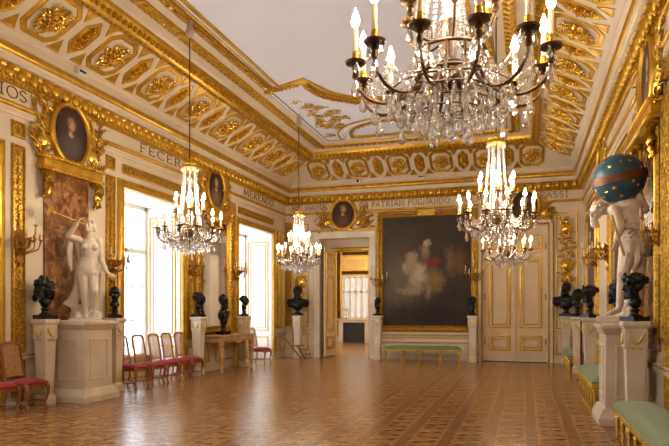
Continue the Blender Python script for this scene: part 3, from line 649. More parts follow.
# ---------------------------------------------------------------- portraits and paintings
def portrait(side,s,z,label,rx,rz,seed,ledge=False,group=None,trophy=1.0,tw=.9,top=.8):
    t=thing('oval_portrait',label,'painting',onwall(side,s,z),RZ[side],group)
    b=B(); b.prism(oval(rx+.02,rz+.02),-.07,-.055); R=random.Random(seed)
    face='8a6450'
    b.build('canvas',canvas_dark('portrait_canvas_%d'%seed,[(.0,.02,.34,.6,'50342a',.7),(-.02,-.24,.28,.28,['6a4234','524a46','7a5a46'][seed%3],.9),(0,.15,.10,.15,'b48a68',1.0),(.0,-.02,.07,.05,'c8b49a',.7)],'21130f','36221a',3),t)
    b=B(); b.ring(oval(rx+.11,rz+.11,48),[(0,.0),(0,-.07),(.02,-.11),(.06,-.12),(.085,-.09),(.095,-.10),(.11,-.065)]); b.build('frame',GOLD,t,ang=1.2)
    for k in(-1,1):
        b=B(); b.tube([(k*(rx+.08)*math.cos(a_),-.045,(rz+.08)*math.sin(a_)) for a_ in [-1.2+.2*j*(1 if top>.5 else .62) for j in range(12)]],[.03]*12,6)
        b.tube([(k*(rx+.20),-.04,-rz*.9),(k*(rx+.24),-.04,0),(k*(rx+.16),-.04,rz*top)],.03,6)
        # military trophies: flags, shields, leaves and lances fanned behind the oval
        for i in range(7 if top>.5 else 0):
            a=PI/2-k*(.75+.22*i); L=(rx+.32*trophy)*R.uniform(.95,1.12)
            b.tube([(k*rx*.55,-.03,-.25),(k*(rx*.6)+math.cos(a)*L*.55,-.05,-.15+math.sin(a)*L*.95)],[.022,.015],5)
        for i in range(40):
            aa=R.uniform(-.95,top); xx=k*(rx+.10+R.uniform(.02,.30)*trophy); zz=rz*1.15*aa-.02
            leaf(b,xx,zz,R.uniform(.14,.26),R.uniform(.035,.065),R.choice((PI/2-k*R.uniform(.1,1.3),R.uniform(0,2*PI))),-.03-R.random()*.05)
        for i in range(4): scroll(b,k*(rx+.22*trophy),-rz*.8+(.42 if top>.5 else .18)*i,.10,k,R.random()*6,1.3,.022,-.05)
        b.build('gilt_trophy',GOLDO,t); b=B(); b.lathe([(.0,-.10),(.08,-.09),(.13,-.05),(.13,-.03)],12,(k*(rx+.20),0,-rz*.55),'y',False); b.build('shield',GOLDB,t)
    if not ledge:
        b=B()
        for i in range(9): leaf(b,-.4+.1*i,-rz-.12,.16,.09,PI/2+(i-4)*.28,-.06)
        b.build('leaf_festoon',GOLDB,t)
    if ledge:
        b=B(); b.box(-.75,.75,-.19,.0,-.56,-.50); b.box(-.71,.71,-.15,0,-.70,-.56); b.box(-.75,.75,-.18,0,-.76,-.70)
        for i in range(22): b.blob((-.71+.0676*i,-.195,-.53),(.03,.02,.03)); b.blob((-.71+.0676*i,-.185,-.73),(.025,.02,.025))
        b.build('ledge',GOLD,t,bev=.01)
        for k in(-1,1):
            b=B(); b.blob((k*.61,-.085,-.79),(.11,.085,.06),la=6,lo=10)
            pts=[(k*.61,-.10,-.78),(k*.61,-.17,-.86),(k*.61,-.18,-.94),(k*.61,-.10,-1.02),(k*.61,-.12,-1.12),(k*.61,-.09,-1.19),(k*.61,-.05,-1.18)]
            b.tube(pts,[.07,.085,.08,.06,.06,.05,.02],9)
            for j in range(7): leaf(b,k*.61+.03*(j%3-1),-.84-.05*j,.13,.06,-PI/2+.5*(j%3-1),-.16+.008*j)
            for j in range(3): leaf(b,k*.70,-.60+.08*j,.24,.08,PI/2-k*(.3+.5*j),-.10); acanthus(b,k*.61,-1.1,.2,PI/2,-.14); scroll(b,k*.61,-.86,.08,k,0,1.5,.03,-.17); b.build('bracket',GOLDB,t)
    return t
portrait('left',8.80,4.63,'oval portrait on a gilt ledge above the trumpeting statue',.40,.47,1,True)
portrait('left',14.05,4.68,'oval portrait with gilt trophies above the wall mirror, behind the nearer small chandelier',.40,.47,2,trophy=.8)
portrait('back',-5.65,4.68,'oval portrait of a bearded man above the open doorway',.36,.43,3,trophy=1.5,top=.1)
portrait('back',-.02,4.66,'oval portrait above the closed double door, half hidden by the middle chandelier',.36,.43,4,trophy=.9,top=.1)
portrait('right',9.04,4.66,'oval portrait seen edge-on high above the globe',.40,.47,5,True)
portrait('right',14.37,4.68,'oval portrait far along the right wall, behind the globe',.40,.47,6,trophy=.8)
t=thing('battle_painting','huge dark battle painting with a pale horse in a carved gilt frame','painting',(-2.95,D,2.78),0)
b=B(); b.box(-1.38,1.38,-.06,-.03,-1.76,1.80)
b.build('canvas',canvas_dark('battle_canvas',[(-.9,.0,1.3,1.6,'56483c',.7),(-.8,-.3,.7,.8,'7d6c5c',.55),(.6,1.1,1.2,.9,'3a2e28',.8),(-.24,-.12,.34,.50,'b8a286',.85),(-.50,-.62,.46,.16,'9a866c',.6),(-.46,.40,.22,.30,'a8937a',.75),(-.62,.12,.16,.2,'b09a80',.7),(.05,-.62,.12,.3,'9a8468',.6),(.16,.26,.32,.20,'7a2c22',.85),(-.02,.62,.18,.24,'94785a',.9),(.02,.86,.12,.12,'c0b29c',.7),(.28,-.3,.30,.42,'8a6a3c',.8),(.75,.30,.20,.5,'7a5838',.8),(1.05,.25,.18,.5,'6a4a30',.8),(.2,-1.35,1.4,.5,'221a18',.7)],'2a211d','40342c',1.6,2.6),t)
b=B(); b.ring(rect(-1.57,1.57,-1.90,1.90),[(0,.0),(0,-.08),(.03,-.12),(.08,-.13),(.13,-.08),(.17,-.10),(.20,-.06)])
R=random.Random(4)
for (x0,z0,x1,z1) in((-1.5,-1.83,1.5,-1.83),(-1.5,1.83,1.5,1.83),(-1.5,-1.83,-1.5,1.83),(1.5,-1.83,1.5,1.83)):
    n=int(math.hypot(x1-x0,z1-z0)/.075)
    for i in range(n):
        t_=(i+.5)/n; b.blob((x0+(x1-x0)*t_,-.125,z0+(z1-z0)*t_),(.04,.03,.04),(R.random(),R.random(),R.random()))
b.build('frame',GOLDO,t)
b=B(); b.box(-.28,.28,-.15,-.10,1.72,1.92); b.build('nameplate',GOLDB,t,bev=.01)
# ---------------------------------------------------------------- mirror pier: glass, console
t=thing('pier_mirror','tall gilt-framed wall mirror between the two windows','mirror',onwall('left',13.99,2.45),RZ['left'])
b=B(); b.box(-.76,.76,-.045,-.03,-1.4,1.48); b.build('mirror_plate',MIRR,t)
b=B(); b.ring(rect(-.93,.93,-1.50,1.58),[(0,-.02),(0,-.06),(.03,-.10),(.08,-.11),(.13,-.07),(.16,-.09),(.19,-.045)])
for k in(-1,1):
    for i in range(34): b.blob((k*.855,-.11,-1.45+.094*i),(.04,.03,.05),(.3*i,0,.2*i))
acanthus(b,0,1.38,.2,PI/2,-.10)
for k in(-1,1): scroll(b,k*.4,1.48,.09,k,0,1.5,.03,-.1)
b.build('frame',GOLDO,t)
t=thing('console_table','ochre stone-topped console table on carved legs below the wall mirror','table',(XL+.06,14.10,0),RZ['left'])
b=B(); b.box(-.98,.98,-.66,-.012,.885,.93); b.build('table_top',CONST,t,bev=.012)
b=B(); b.box(-.90,.90,-.63,-.02,.76,.885)
for i in range(17): leaf(b,-.84+.105*i,.79,.09,.06,PI/2,-.635)
b.prism([(-.3,.77),(0,.70),(.3,.77)],-.63,-.60); b.build('frieze',CONST,t,bev=.006)
for x in(-.84,.84):
    for y in(-.58,-.10):
        b=B(); b.lathe([(.0,0),(.03,.0),(.045,.03),(.03,.07),(.04,.12),(.06,.5),(.072,.6),(.05,.63),(.075,.66),(.075,.76)],12,(x,y,0)); b.build('leg',CONST,t)
# ---------------------------------------------------------------- chairs
def make_chair(label):
    t=thing('cane_chair',label,'chair',group='cane-backed chairs along the window wall')
    for k in(-1,1):
        b=B(); b.tube([(k*.215,-.19,.40),(k*.235,-.225,.33),(k*.225,-.215,.20),(k*.205,-.19,.09),(k*.215,-.215,.02),(k*.215,-.225,.0)],[.032,.034,.022,.017,.024,.022],8); b.build('leg',WOOD,t)
        b=B(); b.tube([(k*.19,.20,.42),(k*.185,.21,.2),(k*.18,.255,.0)],[.022,.02,.018],6); b.build('leg',WOOD,t)
    b=B(); b.box(-.225,.225,-.20,.20,.37,.42)
    pl=[(-.20,.38),(-.2,.34),(-.13,.32),(-.07,.35),(0,.315),(.07,.35),(.13,.32),(.2,.34),(.2,.38)]
    b.prism(pl,-.205,-.185)
    for k in(-1,1): b.add([(k*.215,y,z) for y,z in((-.2,.38),(-.2,.32),(-.1,.35),(.05,.34),(.18,.35),(.18,.38))]+[(k*.195,y,z) for y,z in((-.2,.38),(-.2,.32),(-.1,.35),(.05,.34),(.18,.35),(.18,.38))],[(0,1,2,3,4,5),(11,10,9,8,7,6)]+[(i,i+6,(i+1)%6+6,(i+1)%6) for i in range(6)])
    b.build('seat_frame',WOOD,t,bev=.004)
    b=B(); n=12
    b.grid(lambda u,v:((u-.5)*.47,(v-.5)*.43-.01,.42+.055*(1-abs(2*u-1)**4)*(1-abs(2*v-1)**4)),n,n); b.box(-.235,.235,-.225,.205,.405,.425); b.build('seat',RED,t)
    Y=lambda z:.20+.10*((z-.42)/.6)**1.2 if z>.42 else .2
    zs=[.40,.55,.70,.85,.955]
    L=[(-.195,Y(z),z) for z in zs]+[(-.165,Y(1.0),1.0),(-.08,Y(1.02),1.02),(.08,Y(1.02),1.02),(.165,Y(1.0),1.0)]+[(.195,Y(z),z) for z in zs[::-1]]
    b=B(); b.tube(L,.020,7); b.tube([(-.19,Y(.5),.50),(.19,Y(.5),.50)],.017,6); b.build('back_frame',WOOD,t)
    b=B(); b.grid(lambda u,v:((u-.5)*.37,Y(.51+.5*v)-.003,.51+.5*v),4,8); b.grid(lambda u,v:((u-.5)*.37,Y(.51+.5*v)+.004,.51+.5*v),4,8); b.build('cane_panel',CANE,t)
    b=B()
    for k in(-1,1): b.tube([(k*.205,-.19,.12),(k*.18,.23,.12)],.013,6)
    b.tube([(-.19,.02,.12),(-.1,.02,.12),(0,.02,.12),(.1,.02,.12),(.19,.02,.12)],[.012,.018,.012,.018,.012],6); b.build('stretcher',WOOD,t)
    return t
chairs=[(7.50,-7.36,.05,'cane-backed chair with red seat standing whole beside the nearest black bust'),
 (6.93,-7.36,.0,'red-seated chair nearer than the whole chair beside the first black bust, mostly cut off'),
 (10.24,-7.40,.0,'red-seated chair right beside the pedestal of the trumpeting statue, first of the window row'),
 (10.76,-7.38,.0,'second red-seated chair from the trumpeting statue in the window row'),
 (11.30,-7.38,.0,'middle red-seated chair of the five in front of the window'),
 (11.82,-7.40,.0,'fourth red-seated chair from the trumpeting statue in the window row'),
 (12.34,-7.40,.0,'red-seated chair touching the white bust pedestal at the far end of the window row'),
 (16.28,-7.38,.0,'single red-seated chair standing alone past the console table')]
c0=None
for y,x,rz,lab in chairs:
    if c0 is None: c0=make_chair(lab); c0.scale=(.94,1,1); c0.location=(x,y,0); c0.rotation_euler=(0,0,PI/2+rz)
    else: dup(c0,(x,y,0),PI/2+rz,lab)
# ---------------------------------------------------------------- benches
def bench(label,loc,rz,L,nl,dep=.48):
    t=thing('upholstered_bench',label,'bench',loc,rz,'green upholstered benches')
    h=L/2; e=dep/2
    b=B(); b.grid(lambda u,v:((u-.5)*L,(v-.5)*dep,.40+.085*(1-abs(2*u-1)**10)**.5*(1-abs(2*v-1)**4)**.5),30,12)
    b.box(-h,h,-e,e,.365,.402); b.build('seat',GREEN,t)
    b=B(); b.box(-h-.008,h+.008,-e-.008,e+.008,.315,.365)
    n=int(L/.06)
    for i in range(n): b.blob((-h+(i+.5)*L/n,-e-.01,.34),(.018,.01,.018),la=3,lo=5)
    b.build('apron',GOLD,t,bev=.004)
    for i in range(nl):
        x=-h+.05+(L-.10)*i/(nl-1)
        for y in(-e+.04,e-.04):
            b=B(); b.lathe([(.012,0),(.018,.02),(.014,.05),(.026,.24),(.030,.27),(.022,.285),(.032,.30),(.032,.316)],10,(x,y,0)); b.build('leg',GOLDB,t)
    return t
bench('nearest green bench by the right wall, before the pedestal with a large gilt swag',(1.24,6.55,0),RZ['right'],2.66,7)
bench('green bench with gilt legs just behind the big statue plinth on the right',(1.24,11.67,0),RZ['right'],2.72,7)
bench('green bench in the far right corner, beyond the dark red pole',(1.26,17.28,0),RZ['right'],2.1,6)
bench('long thin green bench under the huge battle painting',(-3.02,18.42,0),0,2.36,5,.42)
# ---------------------------------------------------------------- pedestals
def make_pedestal(label):
    t=thing('bust_pedestal',label,'pedestal',group='tapering white bust pedestals')
    b=B(); b.box(-.15,.15,-.15,.15,0,.13); b.frus(.13,.16,.15,.15,.125,.125); b.build('base',MARB,t,bev=.006)
    b=B(); b.frus(.16,1.06,.112,.112,.150,.150); b.build('shaft',MARB,t,bev=.004)
    b=B()
    for a in range(4):
        b.M=Matrix.Rotation(a*PI/2,4,'Z')
        for i in range(5): b.box(-.09+.045*i-.010,-.09+.045*i+.010,-.122,-.112,.19,.42)
        b.add([(-.10,-.117,.18),(.10,-.117,.18),(.10,-.117,.19),(-.10,-.117,.19)],[(0,1,2,3)])
    b.M=Matrix.Identity(4); b.frus(.155,.185,.125,.125,.118,.118); b.build('gilt_fluting',SWAG,t)
    b=B(); b.box(-.170,.170,-.170,.170,1.06,1.29); b.frus(1.29,1.33,.172,.172,.20,.20); b.box(-.205,.205,-.205,.205,1.33,1.386); b.build('capital',MARB,t,bev=.006)
    b=B()
    for a in range(4):
        b.M=Matrix.Rotation(a*PI/2,4,'Z')
        pts=[(-.11+.22*i/10,-.178,1.25-.13*math.sin(PI*i/10)**.8) for i in range(11)]
        b.tube(pts,[.012+.014*math.sin(PI*i/10) for i in range(11)],6); b.tube([(-.11,-.176,1.25),(-.115,-.176,1.13)],[.014,.008],5); b.tube([(.11,-.176,1.25),(.115,-.176,1.13)],[.014,.008],5)
        b.box(-.08,.08,-.165,-.150,1.035,1.06)
    b.build('gilt_swag',SWAG,t)
    return t
peds=[(-7.43,7.97,PI/2,'white pedestal between the trumpeting statue and the whole chair beside it'),
 (-7.43,9.72,PI/2,'white pedestal between the statue plinth and the bright window'),
 (-7.43,12.80,PI/2,'bright white pedestal at the near end of the console table'),
 (-7.43,15.25,PI/2,'white pedestal at the far end of the console table'),
 (-7.10,18.55,0,'white pedestal in the far left corner behind the folding stand'),
 (-4.42,18.55,0,'white pedestal between the open doorway and the battle painting'),
 (-1.50,18.55,0,'white pedestal between the battle painting and the double door'),
 (1.12,18.55,0,'white pedestal in the far right corner next to the double door'),
 (1.22,15.95,-PI/2,'white pedestal just left of the dark red pole by the right wall'),
 (1.25,13.30,-PI/2,'white pedestal just right of the dark red pole by the right wall'),
 (1.34,10.05,-PI/2,'white pedestal hidden behind the big statue plinth by the right wall'),
 (1.30,8.33,-PI/2,'white pedestal with a large gilt swag right behind the nearest green bench')]
p0=None
for x,y,rz,lab in peds:
    if p0 is None: p0=make_pedestal(lab); p0.scale=(.76,.76,1); p0.location=(x,y,0); p0.rotation_euler=(0,0,rz)
    else: dup(p0,(x,y,0),rz,lab)
# ---------------------------------------------------------------- sculpted figures: overlapping volumes fused into one skin
def fuse(b,name,voxel,smooth=6,m=STAT):
    me=bpy.data.meshes.new(name); me.from_pydata(b.v,[],b.f); o=bpy.data.objects.new(name,me); C.objects.link(o)
    r=o.modifiers.new('r','REMESH'); r.mode='VOXEL'; r.voxel_size=voxel
    s=o.modifiers.new('s','SMOOTH'); s.factor=.5; s.iterations=smooth
    dg=bpy.context.evaluated_depsgraph_get(); out=bpy.data.meshes.new_from_object(o.evaluated_get(dg)); bpy.data.objects.remove(o)
    out.name=name; out.materials.clear(); out.materials.append(m); out.polygons.foreach_set('use_smooth',[True]*len(out.polygons)); out.update(); return out
def cap(b,p0,p1,r0,r1,n=10):
    b.tube([p0,p1],[r0,r1],n); b.blob(p0,(r0,)*3,la=6,lo=n); b.blob(p1,(r1,)*3,la=6,lo=n)
def limb(b,pts,rs):
    for i in range(len(pts)-1): cap(b,pts[i],pts[i+1],rs[i],rs[i+1])
def head(b,M,hair='curl',beard=0,seed=1,s=1.0):
    """head about 0.23 m high centred on the origin of M, facing -y"""
    K=b.M; b.M=K@M@Matrix.Scale(s,4); R=random.Random(seed); e=b.blob
    e((0,.015,.03),(.076,.094,.088),la=8,lo=12); e((0,-.018,-.035),(.060,.066,.075),la=8,lo=12); e((0,-.050,-.090),(.030,.028,.026),la=6,lo=8)
    b.tube([(0,-.083,.035),(0,-.100,-.005),(0,-.112,-.022),(0,-.088,-.036)],[.010,.013,.017,.010],8)
    for k in(-1,1):
        e((k*.032,-.078,.040),(.030,.014,.011),(0,k*.2,0)); e((k*.030,-.074,.018),(.015,.012,.011)); e((k*.040,-.060,-.020),(.026,.024,.024)); e((k*.078,.01,-.005),(.012,.024,.034)); e((k*.013,-.103,-.026),(.010,.010,.009))
    e((0,-.083,-.055),(.024,.014,.008)); e((0,-.080,-.068),(.020,.014,.008))
    if hair=='curl':
        for i in range(70):
            a,t=R.uniform(0,2*PI),R.uniform(-.15,1.0); x,y,z=.082*math.cos(a)*math.sqrt(max(0,1-t*t)),.02+.098*math.sin(a)*math.sqrt(max(0,1-t*t)),.035+.092*t
            if y<-.03 and z<.075: continue
            q=R.uniform(.018,.028); e((x,y,z),(q,q,q*.9))
    elif hair=='wig':
        for i in range(90):
            a,t=R.uniform(0,2*PI),R.uniform(-1.9,1.0); tt=min(1,max(-.2,t)); w=math.sqrt(max(.1,1-max(0,t)**2)); x,y,z=.098*math.cos(a)*w,.03+.10*math.sin(a)*w,.035+.09*t
            if y<-.02 and (z<.075) and abs(x)<.065: continue
            q=R.uniform(.022,.034); e((x,y,z),(q,q,q*1.2))
    elif hair=='helmet':
        e((0,.022,.055),(.095,.112,.090),la=8,lo=14); b.tube([(0,-.10,.09),(0,-.05,.155),(0,.05,.17),(0,.13,.10),(0,.15,.0)],[.016,.028,.034,.03,.02],8); e((0,-.085,.075),(.07,.04,.016))
        for k in(-1,1): e((k*.078,-.01,-.03),(.014,.04,.05))
    elif hair=='turban':
        for i in range(14):
            a=2*PI*i/14; e((.082*math.cos(a),.02+.10*math.sin(a),.075+.018*math.sin(3*a)),(.042,.042,.036),(0,0,a))
        e((0,.02,.11),(.085,.10,.05)); e((0,-.09,.12),(.022,.022,.04))
    elif hair=='short':
        e((0,.022,.042),(.082,.100,.088),la=8,lo=12)
    elif hair=='bun':
        e((0,.026,.045),(.083,.098,.088),la=8,lo=12); e((0,.125,.05),(.045,.045,.045))
        for i in range(16):
            a=PI*i/15; e((.080*math.cos(a),-.045+.02*math.sin(a),.055+.055*math.sin(a)),(.02,.02,.02))
    if beard:
        for i in range(int(28*beard)):
            a=R.uniform(-1.3,1.3); t=R.random(); e((.062*math.sin(a),-.02-.062*math.cos(a),-.06-.075*t*beard),(.022,.022,.028))
    b.M=K
def socle(b,w=.105):
    b.box(-w*1.1,w*1.1,-w*1.1,w*1.1,0,.055); b.lathe([(.085,.055),(.075,.07),(.05,.085),(.045,.11),(.06,.135),(.05,.15)],14)
def bust_mesh(hair,beard,seed,turn=0,tilt=0,shoulders=0,nod=0):
    b=B(); nz=.155
    if shoulders==2:
        nz=.33; b.blob((0,0,.29),(.15,.10,.12),la=8,lo=14); b.blob((0,-.01,.19),(.09,.07,.12),la=8,lo=12)
        for k in(-1,1): b.tube([(k*.13,-.05,.36),(k*.05,-.10,.28),(-k*.04,-.08,.18)],[.02,.025,.015],7)
    elif shoulders:
        b.blob((0,.0,.27),(.245,.12,.10),la=8,lo=14); b.blob((0,-.03,.20),(.16,.10,.12),la=8,lo=14); b.blob((0,-.01,.15),(.07,.06,.06))
        for k in(-1,1):
            b.blob((k*.20,.0,.24),(.085,.09,.11),(0,k*.3,0)); b.tube([(k*.24,-.05,.30),(k*.1,-.12,.24),(-k*.05,-.12,.15)],[.03,.035,.025],7)
        for i in range(7): b.tube([(-.22+.06*i,-.08,.33-.01*i),(-.12+.04*i,-.13,.22),(-.03+.02*i,-.11,.13)],[.015,.02,.012],6)
        nz=.29
    else:
        b.blob((0,.005,.185),(.085,.07,.055),la=7,lo=12); b.blob((0,-.03,.165),(.06,.04,.05))
    limb(b,[(0,.01,nz),(0,-.005,nz+.13)],[.062,.052])
    head(b,Matrix.Translation((0,-.015,nz+.20))@Euler((nod,tilt,turn)).to_matrix().to_4x4(),hair,beard,seed,1.12)
    return fuse(b,'bust',.0075 if not shoulders else .009,3,BLACK)
BM={'curl':bust_mesh('curl',0,1,.3),'beard':bust_mesh('short',1.2,2,-.2),'helmet':bust_mesh('helmet',.6,3,.2),'turban':bust_mesh('turban',.7,4,-.35),'wig':bust_mesh('wig',0,5,.2),'short':bust_mesh('short',0,6,.1,0,0,.0),
    'big':bust_mesh('curl',.8,7,.2,0,1),'torso':bust_mesh('short',.5,9,.15,0,2),'wigbig':bust_mesh('short',.6,8,-.25,0,1)}
sb=B(); socle(sb); SOC=sb.mesh('socle',BLACK)
def bust(kind,loc,rz,label,s=1.0):
    t=thing('bust',label,'bust',loc,rz,'black bronze busts'); k=put('sculpted_head',BM[kind],t,(0,0,.05)); q=put('socle',SOC,t); t.scale=(s,)*3
    return t
ZP=1.386
for i,(k,rz,lab,s) in enumerate((('wig',PI/2-.4,'black bust of a man in a long wig, nearest one on the left wall',1.22),('short',PI/2-.9,'black bust in front of the bright window edge, right of the trumpeting statue',1.1),
  ('curl',PI/2-.3,'black bust on the bright white pedestal left of the wall mirror',1.05),('short',PI/2+.5,'black bust outlined against the second window, right of the console table',1.05),
  ('big',.1,'broad-shouldered black bust in the far left corner',1.38),('beard',-.1,'small black bust between the open doorway and the battle painting',1.05),('curl',.15,'small black bust between the battle painting and the double door',1.05),
  ('wigbig',-.35,'broad-shouldered black bust in the far right corner near the double door',1.42),('helmet',-PI/2+.5,'helmeted black bust left of the dark red pole',1.1),('turban',-PI/2+.6,'black bust right of the dark red pole',1.15),
  ('wig',-PI/2+.8,'black bust half hidden behind the leg of the globe bearer',1.05),('turban',-1.0,'black bust with wrapped headdress on the pedestal behind the nearest green bench',1.05))):
    bust(k,(peds[i][0],peds[i][1],ZP),rz,lab,s)
bust('torso',(-7.33,13.86,.93),PI/2-.3,'tall black bust standing on the console table before the mirror',1.5).scale=(1.12,1.12,1.42)
# ---------------------------------------------------------------- statue plinths
def plinth(label,loc,rz,w,dp,h):
    t=thing('statue_plinth',label,'pedestal',loc,rz)
    b=B(); b.box(-w-.09,w+.09,-dp-.09,dp+.05,0,.10); b.frus(.10,.22,w+.09,dp+.07,w+.02,dp+.02,0,-.015); b.build('base',MARB,t,bev=.008)
    b=B(); b.box(-w,w,-dp,dp,.2,h-.16); b.build('shaft',MARB,t,bev=.006)
    b=B()
    for a,ww in((0,w),(PI/2,dp),(-PI/2,dp)):
        b.M=Matrix.Rotation(a,4,'Z')@Matrix.Translation((0,-(dp if a==0 else w),0)); line_frame(b,-ww+.12,ww-.12,.36,h-.30,.035,-.018)
    b.build('panel_moulding',MARB,t)
    b=B(); b.frus(h-.16,h-.07,w+.01,dp+.01,w+.08,dp+.06); b.box(-w-.09,w+.09,-dp-.07,dp+.05,h-.07,h-.02); b.frus(h-.02,h,w+.05,dp+.03,w+.03,dp+.02); b.build('cap',MARB,t,bev=.006)
    return t
plinth('large panelled marble plinth carrying the trumpeting statue',(XL+.455,8.62,0),PI/2,.35,.33,1.36)
plinth('large marble plinth with sloping foot under the statue carrying the globe',(1.26,9.06,0),-PI/2,.34,.25,1.36)
# ---------------------------------------------------------------- statues
def hand(b,w,d,up,s=1.0,curl=.6,thumb=1):
    """wrist point w, direction d of the fingers, up = back of the hand"""
    d=Vector(d).normalized(); u=Vector(up); u=(u-d*u.dot(d)).normalized(); sd=d.cross(u); w=Vector(w)
    pc=w+d*.045*s; K=Matrix((sd,d,u)).transposed()
    b.blob(pc,(.036*s,.05*s,.016*s),K.to_euler(),6,10)
    for i,(o,l) in enumerate(((-.027,.070),(-.009,.080),(.009,.075),(.026,.058))):
        p=w+d*.085*s+sd*o*s; dd=d.copy(); r=.0092*s
        for k in range(3):
            dd=(dd-u*curl*(.5+.3*k)).normalized(); q=p+dd*l*s*(.42,.32,.26)[k]; cap(b,p,q,r,r*.92,6); p=q; r*=.93
    p=w+d*.03*s-sd*.03*s*thumb; dd=(d*.7-sd*.6*thumb-u*.4*curl).normalized()
    for k in range(2): q=p+dd*.036*s; cap(b,p,q,.011*s,.010*s,6); p=q; dd=(dd+d*.3-u*.3*curl).normalized()
# woman blowing a trumpet; local x = right as seen from the hall, -y = towards the viewer
b=B(); T=1.36
lm=lambda a,c,y=0:((a-96.6)/212.6,y,(409-c)/212.6)
t1=thing('trumpeter_statue','white marble statue of a woman blowing a long trumpet','statue',(XL+.42,8.72,T-.02),.68)
rock=B(); rock.box(-.26,.26,-.20,.20,0,.05)
for i in range(26):
    R=random.Random(i); rock.blob((R.uniform(-.22,.2),R.uniform(-.02,.16),R.uniform(.04,.34)*R.random()+.04),(R.uniform(.06,.12),R.uniform(.06,.1),R.uniform(.05,.12)))
put('rock_base',fuse(rock,'rock_base',.014,4,STAT),t1)
b.tube([lm(103,245,.0),lm(103,228,.0),lm(104,213,.0),lm(108,195,-.005),(lm(112,177,-.005)),lm(113,160,-.005),lm(113,142,0),lm(112,124,.005),lm(111,112,.01),lm(111,102,.01)],[.10,.125,.128,.110,.094,.102,.112,.105,.082,.05],18,1.36); b.blob(lm(104,228,.05),(.15,.10,.09),la=8,lo=14)
for a in(95,131): b.blob(lm(a,137,-.078),(.060,.052,.060),la=8,lo=12)
limb(b,[lm(111,106),lm(112,82,-.01)],[.062,.052])
head(b,Matrix.Translation(lm(113,64,-.02))@Euler((.0,-.15,-.55)).to_matrix().to_4x4()@Euler((-.50,0,0)).to_matrix().to_4x4(),'bun',0,2,1.02)
limb(b,[lm(77,110),lm(40,100,-.10),lm(70,58,-.22)],[.064,.052,.036]); hand(b,lm(71,57,-.22),(.5,-.1,.85),(-.8,-.3,.5),1.05,.9,1)
limb(b,[lm(146,113),lm(153,180,.06),lm(172,227,-.08)],[.062,.05,.036]); hand(b,lm(172,227,-.08),(.9,-.2,-.45),(.3,-.4,.85),1.05,.35,-1)
limb(b,[lm(88,232),lm(95,305,-.06),lm(98,380,-.02)],[.115,.078,.048]); b.blob(lm(97,335,.01),(.060,.064,.10)); limb(b,[lm(98,380,-.02),lm(98,393,-.03),lm(104,401,-.14)],[.048,.042,.028]); b.blob(lm(101,400,-.08),(.042,.10,.032))
limb(b,[lm(122,232),lm(127,298,-.11),lm(114,365,.07)],[.110,.074,.048]); b.blob(lm(123,328,.0),(.058,.06,.095)); limb(b,[lm(114,365,.07),lm(117,388,.04),lm(122,398,-.06)],[.046,.038,.026])
put('figure',fuse(b,'figure',.0080,9),t1)
b=B()
for i in range(9):      # cloth sweeping from behind the hips down to the rock
    q=i/8; b.tube([lm(66+8*q,226,.07),lm(66+10*q,275,.08),lm(48+24*q,325,.08),lm(24+40*q,346+26*q,.05+.05*q)],[.02,.034,.038,.024],7)
for i in range(7):
    q=i/6; b.tube([lm(46+9*q,98,-.04+.05*q),lm(40+9*q,150,-.01+.03*q),lm(42+7*q,195,.01),lm(49+4*q,226,.02)],[.02,.032,.028,.010],7)
for i in range(5):
    q=i/4; b.tube([lm(58+5*q,98,.02),lm(75+4*q,150,.09),lm(84+4*q,215,.10)],[.026,.036,.03],7)
for i in range(7):      # cloth behind and between the legs
    q=i/6; b.tube([lm(92+8*q,240,.09),lm(98+6*q,310,.10),lm(94+8*q,395,.08)],[.04,.046,.046],7)
for i in range(6):
    q=i/5; b.tube([lm(122+2*q,236+7*q,-.12),lm(134+2*q,230+9*q,-.10),lm(146-q,222+9*q,-.04),lm(152,212+10*q,.03)],[.006,.016,.02,.02],7)
for i in range(4):
    q=i/3; b.tube([lm(146+4*q,222,.0),lm(142+5*q,262,.03),lm(134+5*q,320,.07),lm(126+4*q,390,.08)],[.022,.03,.036,.036],7)
put('drapery',fuse(b,'drapery',.010,3),t1)
t=thing('trumpet','thin gilt trumpet raised to the lips of the marble woman','trumpet',t1.location,.68)
b=B(); a0=Vector(lm(100,57,-.14)); a1=Vector(lm(-16,22,-.42)); d=(a1-a0)
b.tube([a0,a0+d*.03,a0+d*.06,a0+d*.85],[.018,.012,.011,.015],12); b.tube([a0+d*.5,a0+d*.53],.02,10); b.build('tube',GOLDB,t)
b=B(); b.tube([a0+d*.84,a0+d*.91,a0+d*.96,a1,a1+d*.005],[.015,.028,.055,.092,.086],14); b.build('bell',GOLDB,t)
# bent bearded old man carrying a globe
lm=lambda a,c,y=0:((a-85)/182.,y,(426-c)/182.)
t2=thing('globe_bearer_statue','white marble statue of a bent bearded old man carrying the blue globe','statue',(1.21,9.03,T),-.13)
b=B(); b.box(-.27,.22,-.26,.24,0,.09)
for i in range(14):
    R=random.Random(i+40); b.blob((R.uniform(.02,.24),R.uniform(.04,.2),R.uniform(.05,.35)),(R.uniform(.06,.11),R.uniform(.05,.09),R.uniform(.06,.12)))
put('rock_base',fuse(b,'rock_base',.014,4),t2)
b=B()
b.blob(lm(119,240),(.165,.14,.15),la=8,lo=14); b.blob(lm(115,212,-.01),(.16,.13,.15),(0,-.25,0),8,14); b.blob(lm(106,172,-.02),(.195,.155,.21),(0,-.35,0),8,14); b.blob(lm(104,143,-.02),(.215,.15,.12),(0,-.15,0),8,14)
for i in range(6): b.tube([lm(84+5*i,178+8*i,-.15),lm(96+4*i,168+9*i,-.165),lm(110+3*i,172+7*i,-.14)],[.012,.018,.012],6)   # ribs
limb(b,[lm(78,146,-.05),lm(52,148,-.07)],[.085,.07])
